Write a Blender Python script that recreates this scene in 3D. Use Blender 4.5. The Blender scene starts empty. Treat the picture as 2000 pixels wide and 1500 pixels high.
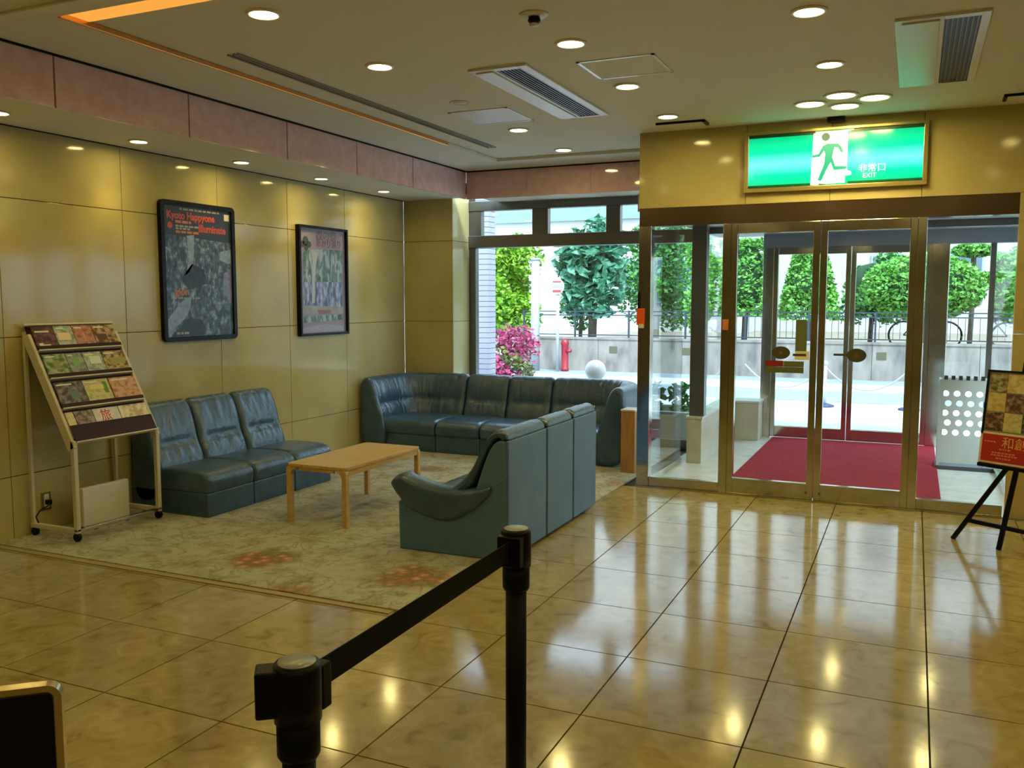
import bpy, bmesh, math, random
from mathutils import Vector, Matrix, noise
random.seed(7)
R = math.radians
scn = bpy.context.scene
col = scn.collection

# ------------------------------------------------------------------ camera
cd = bpy.data.cameras.new('camera'); cam = bpy.data.objects.new('camera', cd); col.objects.link(cam)
cd.sensor_width = 36; cd.lens = 31.34; cd.clip_start = 0.02; cd.clip_end = 300
cam.location = (0, 0, 1.5); cam.rotation_euler = (R(84.594), 0, R(24.244))
scn.camera = cam
# ------------------------------------------------------------------ sky, sun, exposure
w = bpy.data.worlds.new('overcast_sky'); scn.world = w; w.use_nodes = True
bg = w.node_tree.nodes['Background']; bg.inputs[0].default_value = (.58, .80, 1, 1); bg.inputs[1].default_value = 4.6
sd = bpy.data.lights.new('sun', 'SUN'); sd.energy = 7.4; sd.angle = R(12); sd.color = (.80, .92, 1)
sun = bpy.data.objects.new('sun', sd); col.objects.link(sun); sun.rotation_euler = (R(38), 0, R(40))
vs = scn.view_settings
vs.view_transform = 'Standard'; vs.look = 'None'; vs.exposure = 0.0; vs.gamma = 1.0; vs.use_curve_mapping = False
LAMP = (1, .74, .17)
P_MAIN, P_SOFF, P_CLUS, P_BACK = 2.2, 7.5, 1.2, 1.6

# ------------------------------------------------------------------ materials
MATS = {}
def newmat(name):
    m = bpy.data.materials.new(name); m.use_nodes = True
    nt = m.node_tree; return m, nt, nt.nodes['Principled BSDF']
def mat(name, c, rough=.5, metal=0, spec=.5, coat=0, emit=None, es=1.0):
    if name in MATS: return MATS[name]
    m, nt, b = newmat(name)
    b.inputs['Base Color'].default_value = (*c, 1); b.inputs['Roughness'].default_value = rough
    b.inputs['Metallic'].default_value = metal; b.inputs['Specular IOR Level'].default_value = spec
    if coat: b.inputs['Coat Weight'].default_value = coat
    if emit:
        b.inputs['Emission Color'].default_value = (*emit, 1); b.inputs['Emission Strength'].default_value = es
    MATS[name] = m; return m
def nnode(nt, t, **k):
    n = nt.nodes.new(t)
    for a, v in k.items(): setattr(n, a, v)
    return n
def ramp(nt, fac, stops):
    r = nnode(nt, 'ShaderNodeValToRGB'); e = r.color_ramp.elements
    while len(e) > len(stops): e.remove(e[-1])
    while len(e) < len(stops): e.new(.5)
    for i, (p, c) in enumerate(stops):
        e[i].position = p; e[i].color = (*c, 1)
    nt.links.new(fac, r.inputs[0]); return r.outputs[0]
def noisy(name, stops, scale=5, detail=4, rough=.5, spec=.5, metal=0, dist=0, stretch=(1, 1, 1), bump=0, bscale=None, rnd=0, coat=0):
    """procedural colour from noise through a ramp; rnd mixes a per-object brightness"""
    if name in MATS: return MATS[name]
    m, nt, b = newmat(name)
    tc = nnode(nt, 'ShaderNodeTexCoord'); mp = nnode(nt, 'ShaderNodeMapping'); mp.inputs['Scale'].default_value = stretch
    geo = nnode(nt, 'ShaderNodeNewGeometry')
    nt.links.new(geo.outputs['Position'], mp.inputs[0])
    n = nnode(nt, 'ShaderNodeTexNoise'); n.inputs['Scale'].default_value = scale; n.inputs['Detail'].default_value = detail
    n.inputs['Distortion'].default_value = dist
    nt.links.new(mp.outputs[0], n.inputs['Vector'])
    c = ramp(nt, n.outputs['Fac'], stops)
    if rnd:
        oi = nnode(nt, 'ShaderNodeObjectInfo'); hs = nnode(nt, 'ShaderNodeHueSaturation')
        mr = nnode(nt, 'ShaderNodeMapRange'); mr.inputs[3].default_value = 1 - rnd; mr.inputs[4].default_value = 1 + rnd
        nt.links.new(oi.outputs['Random'], mr.inputs[0]); nt.links.new(mr.outputs[0], hs.inputs['Value']); nt.links.new(c, hs.inputs['Color'])
        c = hs.outputs[0]
    nt.links.new(c, b.inputs['Base Color'])
    b.inputs['Roughness'].default_value = rough; b.inputs['Specular IOR Level'].default_value = spec; b.inputs['Metallic'].default_value = metal
    if coat: b.inputs['Coat Weight'].default_value = coat
    if bump:
        n2 = nnode(nt, 'ShaderNodeTexNoise'); n2.inputs['Scale'].default_value = bscale or scale * 4; n2.inputs['Detail'].default_value = 3
        nt.links.new(mp.outputs[0], n2.inputs['Vector'])
        bp = nnode(nt, 'ShaderNodeBump'); bp.inputs['Strength'].default_value = bump; bp.inputs['Distance'].default_value = .01
        nt.links.new(n2.outputs['Fac'], bp.inputs['Height']); nt.links.new(bp.outputs[0], b.inputs['Normal'])
    MATS[name] = m; return m
def glass_mat(name, tint=(.965, .985, .98), ior=1.45):
    if name in MATS: return MATS[name]
    m, nt, b = newmat(name); nt.nodes.remove(b)
    out = nt.nodes['Material Output']
    tr = nnode(nt, 'ShaderNodeBsdfTransparent'); tr.inputs[0].default_value = (*tint, 1)
    gl = nnode(nt, 'ShaderNodeBsdfGlossy'); gl.inputs['Roughness'].default_value = 0.0; gl.inputs[0].default_value = (1, 1, 1, 1)
    lw = nnode(nt, 'ShaderNodeLayerWeight'); lw.inputs[0].default_value = .5
    pw = nnode(nt, 'ShaderNodeMath', operation='POWER'); pw.inputs[1].default_value = 5; nt.links.new(lw.outputs['Facing'], pw.inputs[0])
    fr = nnode(nt, 'ShaderNodeMath', operation='MULTIPLY_ADD'); fr.inputs[1].default_value = .9; fr.inputs[2].default_value = .035; nt.links.new(pw.outputs[0], fr.inputs[0])
    mx = nnode(nt, 'ShaderNodeMixShader')
    nt.links.new(fr.outputs[0], mx.inputs[0]); nt.links.new(tr.outputs[0], mx.inputs[1]); nt.links.new(gl.outputs[0], mx.inputs[2])
    nt.links.new(mx.outputs[0], out.inputs[0]); MATS[name] = m; return m
def carpet_mat():
    m, nt, b = newmat('floral_carpet'); geo = nnode(nt, 'ShaderNodeNewGeometry')
    n = nnode(nt, 'ShaderNodeTexNoise'); n.inputs['Scale'].default_value = 6; n.inputs['Detail'].default_value = 8
    n.inputs['Roughness'].default_value = .75; n.inputs['Distortion'].default_value = .2
    nt.links.new(geo.outputs['Position'], n.inputs['Vector'])
    base = ramp(nt, n.outputs['Fac'], [(.30, (.21, .185, .115)), (.44, (.33, .32, .24)), (.56, (.42, .415, .34)), (.72, (.33, .375, .34))])
    # flower sprays: voronoi cells broken up by noise
    n3 = nnode(nt, 'ShaderNodeTexNoise'); n3.inputs['Scale'].default_value = 5; n3.inputs['Detail'].default_value = 3
    nt.links.new(geo.outputs['Position'], n3.inputs['Vector'])
    mxv = nnode(nt, 'ShaderNodeMix', data_type='VECTOR'); mxv.inputs[0].default_value = .16
    nt.links.new(geo.outputs['Position'], mxv.inputs[4]); nt.links.new(n3.outputs['Color'], mxv.inputs[5])
    v = nnode(nt, 'ShaderNodeTexVoronoi'); v.inputs['Scale'].default_value = 1.55
    nt.links.new(mxv.outputs[1], v.inputs['Vector'])
    f = ramp(nt, v.outputs['Distance'], [(.0, (1, 1, 1)), (.20, (.9, .9, .9)), (.30, (0, 0, 0))])
    pet = nnode(nt, 'ShaderNodeTexVoronoi'); pet.inputs['Scale'].default_value = 13
    nt.links.new(geo.outputs['Position'], pet.inputs['Vector'])
    pc = ramp(nt, pet.outputs['Distance'], [(.12, (.55, .36, .22)), (.38, (.38, .13, .045)), (.62, (.16, .11, .04)), (.8, (.26, .22, .10))])
    fm = nnode(nt, 'ShaderNodeMix', data_type='RGBA'); mul = nnode(nt, 'ShaderNodeMath', operation='MULTIPLY'); mul.inputs[1].default_value = .85
    nt.links.new(f, mul.inputs[0]); nt.links.new(mul.outputs[0], fm.inputs[0]); nt.links.new(base, fm.inputs[6]); nt.links.new(pc, fm.inputs[7])
    # stems and small leaves
    n4 = nnode(nt, 'ShaderNodeTexNoise'); n4.inputs['Scale'].default_value = 3.2; n4.inputs['Detail'].default_value = 2; n4.inputs['Distortion'].default_value = 2
    nt.links.new(geo.outputs['Position'], n4.inputs['Vector'])
    st = ramp(nt, n4.outputs['Fac'], [(.47, (0, 0, 0)), (.5, (.6, .6, .6)), (.53, (0, 0, 0))])
    sm = nnode(nt, 'ShaderNodeMix', data_type='RGBA'); nt.links.new(st, sm.inputs[0]); nt.links.new(fm.outputs[2], sm.inputs[6]); sm.inputs[7].default_value = (.2, .17, .08, 1)
    nt.links.new(sm.outputs[2], b.inputs['Base Color']); b.inputs['Roughness'].default_value = .95; b.inputs['Specular IOR Level'].default_value = .1
    n2 = nnode(nt, 'ShaderNodeTexNoise'); n2.inputs['Scale'].default_value = 300
    nt.links.new(geo.outputs['Position'], n2.inputs['Vector'])
    bp = nnode(nt, 'ShaderNodeBump'); bp.inputs['Strength'].default_value = .4; bp.inputs['Distance'].default_value = .004
    nt.links.new(n2.outputs['Fac'], bp.inputs['Height']); nt.links.new(bp.outputs[0], b.inputs['Normal'])
    return m
def exit_mat():
    """backlit sign film: emission brightest along the tube behind it"""
    m, nt, b = newmat('backlit_green_film'); geo = nnode(nt, 'ShaderNodeNewGeometry')
    sx = nnode(nt, 'ShaderNodeSeparateXYZ'); nt.links.new(geo.outputs['Position'], sx.inputs[0])
    mr = nnode(nt, 'ShaderNodeMapRange'); mr.inputs[1].default_value = 2.33; mr.inputs[2].default_value = 2.69
    nt.links.new(sx.outputs[2], mr.inputs[0])
    c = ramp(nt, mr.outputs[0], [(0, (.0, .42, .19)), (.22, (.0, .85, .42)), (.44, (.18, 1.0, .82)), (.66, (.0, .80, .38)), (1, (.0, .42, .17))])
    nt.links.new(c, b.inputs['Emission Color']); b.inputs['Emission Strength'].default_value = 1.35
    b.inputs['Base Color'].default_value = (0, .2, .08, 1); b.inputs['Roughness'].default_value = .12
    return m

STONE = noisy('cream_wall_stone', [(.3, (.43, .36, .155)), (.5, (.48, .405, .18)), (.7, (.52, .445, .215))], 2.2, 5, rough=.10, spec=.32, rnd=.03)
TILE = noisy('cream_floor_marble', [(.25, (.22, .16, .055)), (.42, (.335, .265, .112)), (.58, (.375, .305, .138)), (.75, (.44, .37, .19))], 8, 10, rough=.115, spec=.75, dist=1.2, rnd=.05, coat=.0)
TILE.node_tree.nodes['Principled BSDF'].inputs['IOR'].default_value = 1.85
GROUT = mat('dark_grout', (.035, .024, .010), .9)
CEIL = mat('ceiling_paint', (.74, .72, .62), .85)
PURPLE = noisy('polished_mauve_granite', [(.35, (.70, .44, .44)), (.55, (.76, .50, .50)), (.7, (.80, .56, .56))], 14, 4, rough=.06, spec=.9)
BROWNH = mat('bronze_header', (.10, .065, .045), .16, .6)
STEEL = noisy('polished_steel', [(.3, (.50, .47, .40)), (.7, (.62, .59, .52))], 6, 2, rough=.14, metal=1)
ALU = mat('grey_alu_frame', (.16, .16, .15), .3, .8)
GLASS = glass_mat('clear_glass')
LEATHER = noisy('teal_leather', [(.3, (.022, .060, .115)), (.6, (.036, .088, .155)), (.75, (.05, .105, .175))], 9, 4, rough=.29, spec=.8, bump=.35, bscale=45)
VINYL = noisy('grey_teal_vinyl', [(.3, (.080, .165, .285)), (.7, (.100, .195, .325))], 6, 3, rough=.5, spec=.4, bump=.15, bscale=200)
DARKGAP = mat('black_gap', (.008, .01, .012), .8)
WOOD = noisy('pale_oak', [(.3, (.50, .32, .11)), (.6, (.60, .39, .15)), (.8, (.66, .45, .19))], 5, 4, rough=.34, stretch=(6, 1, 6))
WOOD2 = noisy('orange_oak', [(.3, (.34, .16, .04)), (.6, (.44, .22, .06))], 5, 4, rough=.45, stretch=(6, 6, 1))
WHITE = mat('white_enamel', (.68, .66, .58), .4)
RACKP = mat('cream_rack_paint', (.60, .54, .40), .4)
MAROON = mat('dark_brown_board', (.030, .006, .008), .55, 0, .3)
BLACK = mat('black_plastic', (.003, .003, .004), .4, 0, .2)
BLACKS = mat('black_satin_metal', (.003, .003, .004), .45, 0, .15)
BELT = mat('black_webbing', (.006, .006, .008), .8, 0, .2)
CARPET = carpet_mat()
REDMAT = noisy('red_entrance_mat', [(.3, (.20, .010, .022)), (.7, (.28, .018, .034))], 40, 3, rough=.95, spec=.1, bump=.3, bscale=400)
PALEF = noisy('pale_porch_stone', [(.3, (.50, .52, .47)), (.7, (.60, .62, .57))], 6, 5, rough=.25)
BEIGE = noisy('beige_low_wall_stone', [(.3, (.44, .41, .29)), (.7, (.52, .49, .36))], 5, 5, rough=.35)
LIGHTON = mat('lit_lamp_glass', (.9, .85, .7), .4, emit=(1, .79, .29), es=92)
TRIMW = mat('lamp_trim_white', (.75, .72, .62), .4)

# ------------------------------------------------------------------ mesh helpers
class MB:
    def __init__(s): s.bm = bmesh.new(); s.mi = 0
    def _t(s, n0):
        for f in s.bm.faces:
            if f.index == -1: pass
    def box(s, x0, x1, y0, y1, z0, z1, bev=0, seg=2, M=None, mi=0):
        t = bmesh.new()
        v = [t.verts.new((x, y, z)) for x in (x0, x1) for y in (y0, y1) for z in (z0, z1)]
        for q in ((0, 1, 3, 2), (4, 6, 7, 5), (0, 4, 5, 1), (2, 3, 7, 6), (0, 2, 6, 4), (1, 5, 7, 3)): t.faces.new([v[i] for i in q])
        if bev: bmesh.ops.bevel(t, geom=list(t.edges), offset=bev, segments=seg, profile=.5, affect='EDGES')
        return s.add(t, M, mi)
    def add(s, t, M=None, mi=0):
        if M: bmesh.ops.transform(t, matrix=M, verts=list(t.verts))
        mp = {v: s.bm.verts.new(v.co) for v in t.verts}
        for f in t.faces:
            nf = s.bm.faces.new([mp[v] for v in f.verts]); nf.material_index = mi; nf.smooth = f.smooth
        t.free(); return s
    def cyl(s, c, r, h, n=24, r2=None, axis='Z', mi=0, bev=0):
        t = bmesh.new(); r2 = r if r2 is None else r2
        a = [t.verts.new((r * math.cos(2 * math.pi * i / n), r * math.sin(2 * math.pi * i / n), 0)) for i in range(n)]
        b = [t.verts.new((r2 * math.cos(2 * math.pi * i / n), r2 * math.sin(2 * math.pi * i / n), h)) for i in range(n)]
        for i in range(n):
            f = t.faces.new((a[i], a[(i + 1) % n], b[(i + 1) % n], b[i])); f.smooth = True
        t.faces.new(a[::-1]); t.faces.new(b)
        M = Matrix.Translation(c)
        if axis == 'X': M = M @ Matrix.Rotation(R(90), 4, 'Y')
        if axis == 'Y': M = M @ Matrix.Rotation(R(-90), 4, 'X')
        return s.add(t, M, mi)
    def lathe(s, c, prof, n=32, mi=0, smooth=True):
        t = bmesh.new(); rings = []
        for r, z in prof:
            rings.append([t.verts.new((r * math.cos(2 * math.pi * i / n), r * math.sin(2 * math.pi * i / n), z)) for i in range(n)] if r > 1e-6 else [t.verts.new((0, 0, z))])
        for A, B in zip(rings, rings[1:]):
            for i in range(n):
                j = (i + 1) % n
                q = [A[i % len(A)], A[j % len(A)], B[j % len(B)], B[i % len(B)]]
                u = []
                for x in q:
                    if x not in u: u.append(x)
                if len(u) > 2:
                    f = t.faces.new(u); f.smooth = smooth
        bmesh.ops.recalc_face_normals(t, faces=list(t.faces))
        return s.add(t, Matrix.Translation(c), mi)
    def bar(s, a, b, wx, wy, bev=0, mi=0, up=(0, 0, 1)):
        """rectangular bar from a to b; wy along up"""
        a, b = Vector(a), Vector(b); d = (b - a); L = d.length; d.normalize()
        up = Vector(up); x = d.cross(up)
        if x.length < 1e-4: x = d.cross(Vector((0, 1, 0)))
        x.normalize(); y = x.cross(d)
        M = Matrix(((x.x, y.x, d.x, a.x), (x.y, y.y, d.y, a.y), (x.z, y.z, d.z, a.z), (0, 0, 0, 1)))
        return s.box(-wx / 2, wx / 2, -wy / 2, wy / 2, 0, L, bev, 2, M, mi)
    def tube(s, pts, r, n=8, mi=0):
        t = bmesh.new(); rings = []; pts = [Vector(p) for p in pts]
        px = None
        for i, p in enumerate(pts):
            d = (pts[min(i + 1, len(pts) - 1)] - pts[max(i - 1, 0)]).normalized()
            u = Vector((0, 0, 1)) if abs(d.z) < .9 else Vector((0, 1, 0))
            x = d.cross(u).normalized()
            if px and x.dot(px) < 0: x = -x
            px = x; y = d.cross(x)
            rings.append([t.verts.new(p + (x * math.cos(2 * math.pi * k / n) + y * math.sin(2 * math.pi * k / n)) * r) for k in range(n)])
        for A, B in zip(rings, rings[1:]):
            for k in range(n):
                f = t.faces.new((A[k], A[(k + 1) % n], B[(k + 1) % n], B[k])); f.smooth = True
        t.faces.new(rings[0]); t.faces.new(rings[-1])
        bmesh.ops.recalc_face_normals(t, faces=list(t.faces))
        return s.add(t, None, mi)
    def prism(s, poly, ax, lo, hi, mi=0, bev=0):
        """2D polygon extruded along axis ax (0,1,2)"""
        t = bmesh.new()
        def p3(u, v, k): return {0: (k, u, v), 1: (u, k, v), 2: (u, v, k)}[ax]
        A = [t.verts.new(p3(u, v, lo)) for u, v in poly]; B = [t.verts.new(p3(u, v, hi)) for u, v in poly]
        n = len(poly)
        for i in range(n): t.faces.new((A[i], A[(i + 1) % n], B[(i + 1) % n], B[i]))
        t.faces.new(A[::-1]); t.faces.new(B)
        bmesh.ops.recalc_face_normals(t, faces=list(t.faces))
        if bev: bmesh.ops.bevel(t, geom=list(t.edges), offset=bev, segments=2, profile=.5, affect='EDGES')
        return s.add(t, None, mi)
    def sphere(s, c, r, n=24, sc=(1, 1, 1)):
        t = bmesh.new(); bmesh.ops.create_uvsphere(t, u_segments=n, v_segments=n // 2, radius=r)
        for f in t.faces: f.smooth = True
        return s.add(t, Matrix.Translation(c) @ Matrix.Diagonal((*sc, 1)))
    def build(s, name, m, parent=None, base=None, smooth=None):
        ms = m if isinstance(m, (list, tuple)) else [m]
        me = bpy.data.meshes.new(name); s.bm.to_mesh(me); s.bm.free()
        for x in ms: me.materials.append(x)
        return link(name, me, parent, base)
BASE = {}
def link(name, me, parent=None, base=None):
    """mesh is in world coordinates; shift it to its parent's / own base point"""
    o = bpy.data.objects.new(name, me); col.objects.link(o)
    b = Vector(base) if base is not None else (BASE[parent.name] if parent else Vector((0, 0, 0)))
    if b.length: me.transform(Matrix.Translation(-b))
    BASE[o.name] = b
    if parent: o.parent = parent
    else: o.location = b
    return o
def thing(name, loc, label=None, cat=None, group=None, kind=None):
    o = bpy.data.objects.new(name, None); col.objects.link(o); o.location = loc; o.empty_display_size = .1
    BASE[o.name] = Vector(loc); return tag(o, label, cat, group, kind)
def tag(o, label=None, cat=None, group=None, kind=None):
    if label: o['label'] = label
    if cat: o['category'] = cat
    if group: o['group'] = group
    if kind: o['kind'] = kind
    return o
LAST = [None]
def copy_tree(o, loc, parent=None, label=None):
    c = o.copy(); col.objects.link(c)
    if loc is not None: LAST[0] = c
    if parent: c.parent = parent
    if loc is not None: c.location = loc
    if label: c['label'] = label
    for ch in o.children: copy_tree(ch, None, c)
    return c
def bx(name, m, x0, x1, y0, y1, z0, z1, parent=None, bev=0, kind=None, base=None):
    o = MB().box(x0, x1, y0, y1, z0, z1, bev).build(name, m, parent, base)
    if kind: o['kind'] = kind
    return o
def text(name, s, size, org, right, up, m, parent, depth=.0006, align='LEFT', sx=1.0, bold=0.0):
    cu = bpy.data.curves.new('t', 'FONT'); cu.body = s; cu.size = size; cu.extrude = depth; cu.offset = bold; cu.align_x = align; cu.resolution_u = 3
    o = bpy.data.objects.new('t', cu); col.objects.link(o)
    dg = bpy.context.evaluated_depsgraph_get(); me = bpy.data.meshes.new_from_object(o.evaluated_get(dg))
    bpy.data.objects.remove(o); bpy.data.curves.remove(cu)
    r = Vector(right).normalized(); u = Vector(up).normalized(); n = r.cross(u)
    me.transform(Matrix(((r.x * sx, u.x, n.x, org[0]), (r.y * sx, u.y, n.y, org[1]), (r.z * sx, u.z, n.z, org[2]), (0, 0, 0, 1))))
    me.materials.clear(); me.materials.append(m)
    return link(name, me, parent)

# ================================================================== SETTING
XL, YV, HC = -5.078, 6.88, 2.788
XR, YB = 3.4, -3.6      # unseen far side and back of the lobby
# ---- floor with tiles
floor = bx('floor', GROUT, XL - .12, XR + .1, YB - .1, 8.9, -.12, -.014, kind='structure')
T = .576; X0, Y0 = -1.05, 2.36
CX, CY = -2.10, 3.58     # carpet edges
tile_mesh = {}
for i in range(-8, 9):
    for j in range(-7, 9):
        a, b = X0 + i * T, X0 + (i + 1) * T; c, d = Y0 + j * T, Y0 + (j + 1) * T
        a, b, c, d = max(a, XL), min(b, XR), max(c, -1.6), min(d, YV - .02)
        if b - a < .03 or d - c < .03: continue
        if b <= CX + .0 and c >= CY - .02: continue
        key = (round(b - a, 3), round(d - c, 3))
        if key not in tile_mesh:
            g = .0032
            t = MB().box(-(b - a) / 2 + g, (b - a) / 2 - g, -(d - c) / 2 + g, (d - c) / 2 - g, -.014, 0)
            me = bpy.data.meshes.new('tile'); t.bm.to_mesh(me); t.bm.free(); me.materials.append(TILE); tile_mesh[key] = me
        o = bpy.data.objects.new('tile', tile_mesh[key]); col.objects.link(o); o.parent = floor
        o.location = ((a + b) / 2, (c + d) / 2, 0)
bx('floor_slab', TILE, XL, XR, YB, -1.6, -.014, 0, floor)
# ---- left wall of stone panels
wl = bx('wall_left', GROUT, XL - .1, XL - .012, YB, 8.43, -.014, 2.62, kind='structure')
ys = [YB, -2.68, -1.76, -.84, .08, 1.0, 1.92, 2.80, 3.70, 4.64, 5.58, 6.45, 7.32, 8.42]
zs = [0, .402, 1.268, 2.12, 2.6]
for k in range(len(ys) - 1):
    for r in range(4):
        g = .0022
        bx('stone_panel', STONE, XL - .012, XL, ys[k] + g, ys[k + 1] - g, zs[r] + g, zs[r + 1] - g, wl, .0012)
# ---- stone pillar beside the window
XP = -4.478
wp = bx('wall_window', GROUT, XL, XP - .012, 8.43, 8.98, 0, 2.62, kind='structure')
for r in range(4):
    g = .002
    bx('stone_panel', STONE, XL + .002, XP, 8.416, 8.428, zs[r] + g, zs[r + 1] - g, wp, .0012)
    bx('stone_panel', STONE, XP - .012, XP, 8.43, 8.80, zs[r] + g, zs[r + 1] - g, wp, .0012)
# ---- unseen back and right walls close the lobby
bx('wall_back', STONE, XL, XR, YB - .1, YB, 0, 2.8, kind='structure')
bx('wall_right', STONE, XR, XR + .1, YB, YV, 0, 2.8, kind='structure')
# ---- ceiling: raised tray inside a lower band, lower soffit along wall and window
ZB = 2.762
ce = bx('ceiling', CEIL, -3.56, XR, 2.93, YV + .06, HC, HC + .08, kind='structure')
bx('tray_extension', CEIL, -3.56, -1.9, YV + .06, 7.55, HC, HC + .08, ce)
bx('ceiling_band', CEIL, -4.1, -3.56, 2.79, 8.0, ZB, HC + .08, ce)
bx('ceiling_band', CEIL, -3.56, -1.9, 7.55, 8.0, ZB, HC + .08, ce)
bx('ceiling_near', CEIL, -4.1, XR, YB, 2.72, 2.735, HC + .08, ce)
bx('ceiling_band', CEIL, -3.56, XR, 2.79, 2.93, ZB, HC + .08, ce)
bx('edge_moulding', TRIMW, -4.1, XR, 2.72, 2.79, 2.722, HC + .08, ce, .006)
bx('soffit', CEIL, XL, -4.12, YB, 8.42, 2.558, 2.65, ce)
bx('soffit', CEIL, -4.12, -1.9, 8.02, 8.80, 2.54, 2.65, ce)
bx('shadow_gap', BLACK, XL, XL + .012, YB, 8.42, 2.552, 2.559, ce)
bx('shadow_gap', BLACK, -4.098, -4.088, YB, 7.99, ZB - .012, ZB, ce)
bx('shadow_gap', BLACK, -4.09, -1.95, 7.99, 8.0, ZB - .012, ZB, ce)
# strip lining the step of the tray, warm cove glow put into its colour
t1 = bx('trim_1', mat('cove_glow_orange', (.80, .40, .12), .3, .85), -3.565, -3.545, 2.94, 6.6, ZB - .003, HC - .001, kind='structure', bev=.004)
t2 = bx('trim_2', CEIL, -3.565, -3.545, 6.6, 7.55, ZB - .004, HC - .001, kind='structure', bev=.004)
# polished mauve fascias in slabs
tf = bx('trim_3', GROUT, -4.135, -4.112, YB, 8.02, 2.5, 2.80, kind='structure')
for k in range(len(ys) - 1):
    bx('fascia_slab', PURPLE, -4.112, -4.10, ys[k] + .001 - .35, min(ys[k + 1] - .36, 7.99), 2.490, ZB + .02, tf)
tg = bx('trim_4', GROUT, -4.1, -1.95, 8.012, 8.03, 2.5, 2.80, kind='structure')
for a, b in ((-4.1, -3.45), (-3.45, -2.8), (-2.8, -1.95)):
    bx('fascia_slab', PURPLE, a + .001, b - .001, 8.0, 8.012, 2.490, ZB + .02, tg)
# ---- entrance wall: bulkhead over the glass front, stone pier at its right
we = bx('wall_entrance', GROUT, -2.0, XR, YV + .014, YV + .12, 2.2, HC + .02, kind='structure')
for a, b in ((-2.005, -1.185), (-1.185, -.59), (-.59, .012), (.012, 1.2), (1.2, 2.3), (2.3, XR)):
    bx('stone_panel', STONE, a + .0015, b - .0015, YV, YV + .014, 2.21, HC, we, .001)
bx('stone_panel', STONE, -2.005, -1.992, YV + .002, 8.0, 2.21, HC, we)
bx('side_backing', STONE, -1.992, -1.90, YV + .12, 8.0, 2.21, HC, we)
for a, b in ((.61, 1.5), (1.5, 2.4), (2.4, XR)):
    for r, (z0, z1) in enumerate(((0, .402), (.402, 1.268), (1.268, 2.21))):
        bx('stone_panel', STONE, a + .0015, b - .0015, YV, YV + .05, z0 + .0015, z1 - .0015, we, .001)
bx('header_band', BROWNH, -2.0, XR, YV + .005, YV + .11, 2.07, 2.209, we)
# ---- sliding inner door
d1 = thing('door_1', (-.64, YV, 0), kind='structure')
GY0, GY1 = YV + .03, YV + .042
def leaf(x0, x1, parent, y=YV, zt=2.07):
    l = MB()
    l.box(x0, x0 + .048, y, y + .05, .012, zt, .003); l.box(x1 - .048, x1, y, y + .05, .012, zt, .003)
    l.box(x0 + .048, x1 - .048, y, y + .05, .012, .13, .003); l.box(x0 + .048, x1 - .048, y, y + .05, zt - .075, zt, .003)
    o = l.build('leaf', STEEL, parent)
    bx('pane', GLASS, x0 + .04, x1 - .04, y + .02, y + .03, .12, zt - .07, o)
    return o
lfL = leaf(-1.283, -.645, d1); lfR = leaf(-.640, .0, d1)
for o, x in ((lfL, -.69), (lfR, -.595)):
    MB().cyl((x, YV - .004, .065), .011, .006, 16, axis='Y').build('lock', mat('brass_lock', (.25, .16, .05), .3, 1), o)
bx('sill', STEEL, -2.0, .61, YV - .02, YV + .07, 0, .012, d1)
STK = mat('dark_olive_sticker', (.055, .05, .022), .5); STR = mat('red_sticker', (.22, .01, .012), .5); STG = mat('green_sticker', (.10, .12, .04), .5)
CREAM = mat('cream_print', (.72, .66, .42), .5)
sy = YV + .0175
def oval(cx, cz, a, b, parent):
    p = [(cx + a * math.cos(2 * math.pi * i / 28), cz + b * math.sin(2 * math.pi * i / 28)) for i in range(28)]
    o = MB().prism(p, 1, sy, sy + .002).build('oval_sticker', STK, parent)
    MB().cyl((cx, sy - .001, cz), .012, .002, 12, axis='Y').build('sticker_mark', mat('rust_print', (.18, .07, .02), .5), o)
oval(-.902, 1.105, .067, .048, lfL); oval(-.372, 1.098, .067, .050, lfR)
bx('sticker', STR, -1.011, -.881, sy, sy + .002, 1.0, 1.045, lfL); bx('sticker', STG, -1.011, -.735, sy, sy + .002, .955, .999, lfL)
bx('sticker', STG, -.880, -.735, sy, sy + .002, 1.0, 1.043, lfL); bx('sticker', STG, -.799, -.719, sy, sy + .002, 1.12, 1.353, lfL)
bx('sticker', STK, -.815, -.72, sy, sy + .002, 1.082, 1.10, lfL); bx('sticker', CREAM, -.80, -.70, sy + .001, sy + .0025, 1.055, 1.12, lfL)
bx('sticker', STK, -.529, -.438, sy, sy + .002, 1.092, 1.108, lfR)
# fixed glazing each side of the door
def fixed(name, x0, x1, posts):
    o = thing(name, ((x0 + x1) / 2, YV + .05, 0), kind='structure')
    for a, b in posts: bx('post', STEEL, a, b, YV - .005, YV + .09, .012, 2.07, o, .003)
    bx('bottom_rail', STEEL, x0, x1, YV + .005, YV + .06, .012, .085, o, .003)
    bx('pane', GLASS, x0, x1, YV + .03, YV + .04, .08, 2.07, o)
    return o
w2 = fixed('window_2', -1.90, -1.345, [(-2.0, -1.90), (-1.345, -1.283)])
w3 = fixed('window_3', .058, .60, [(.0, .058)])
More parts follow.
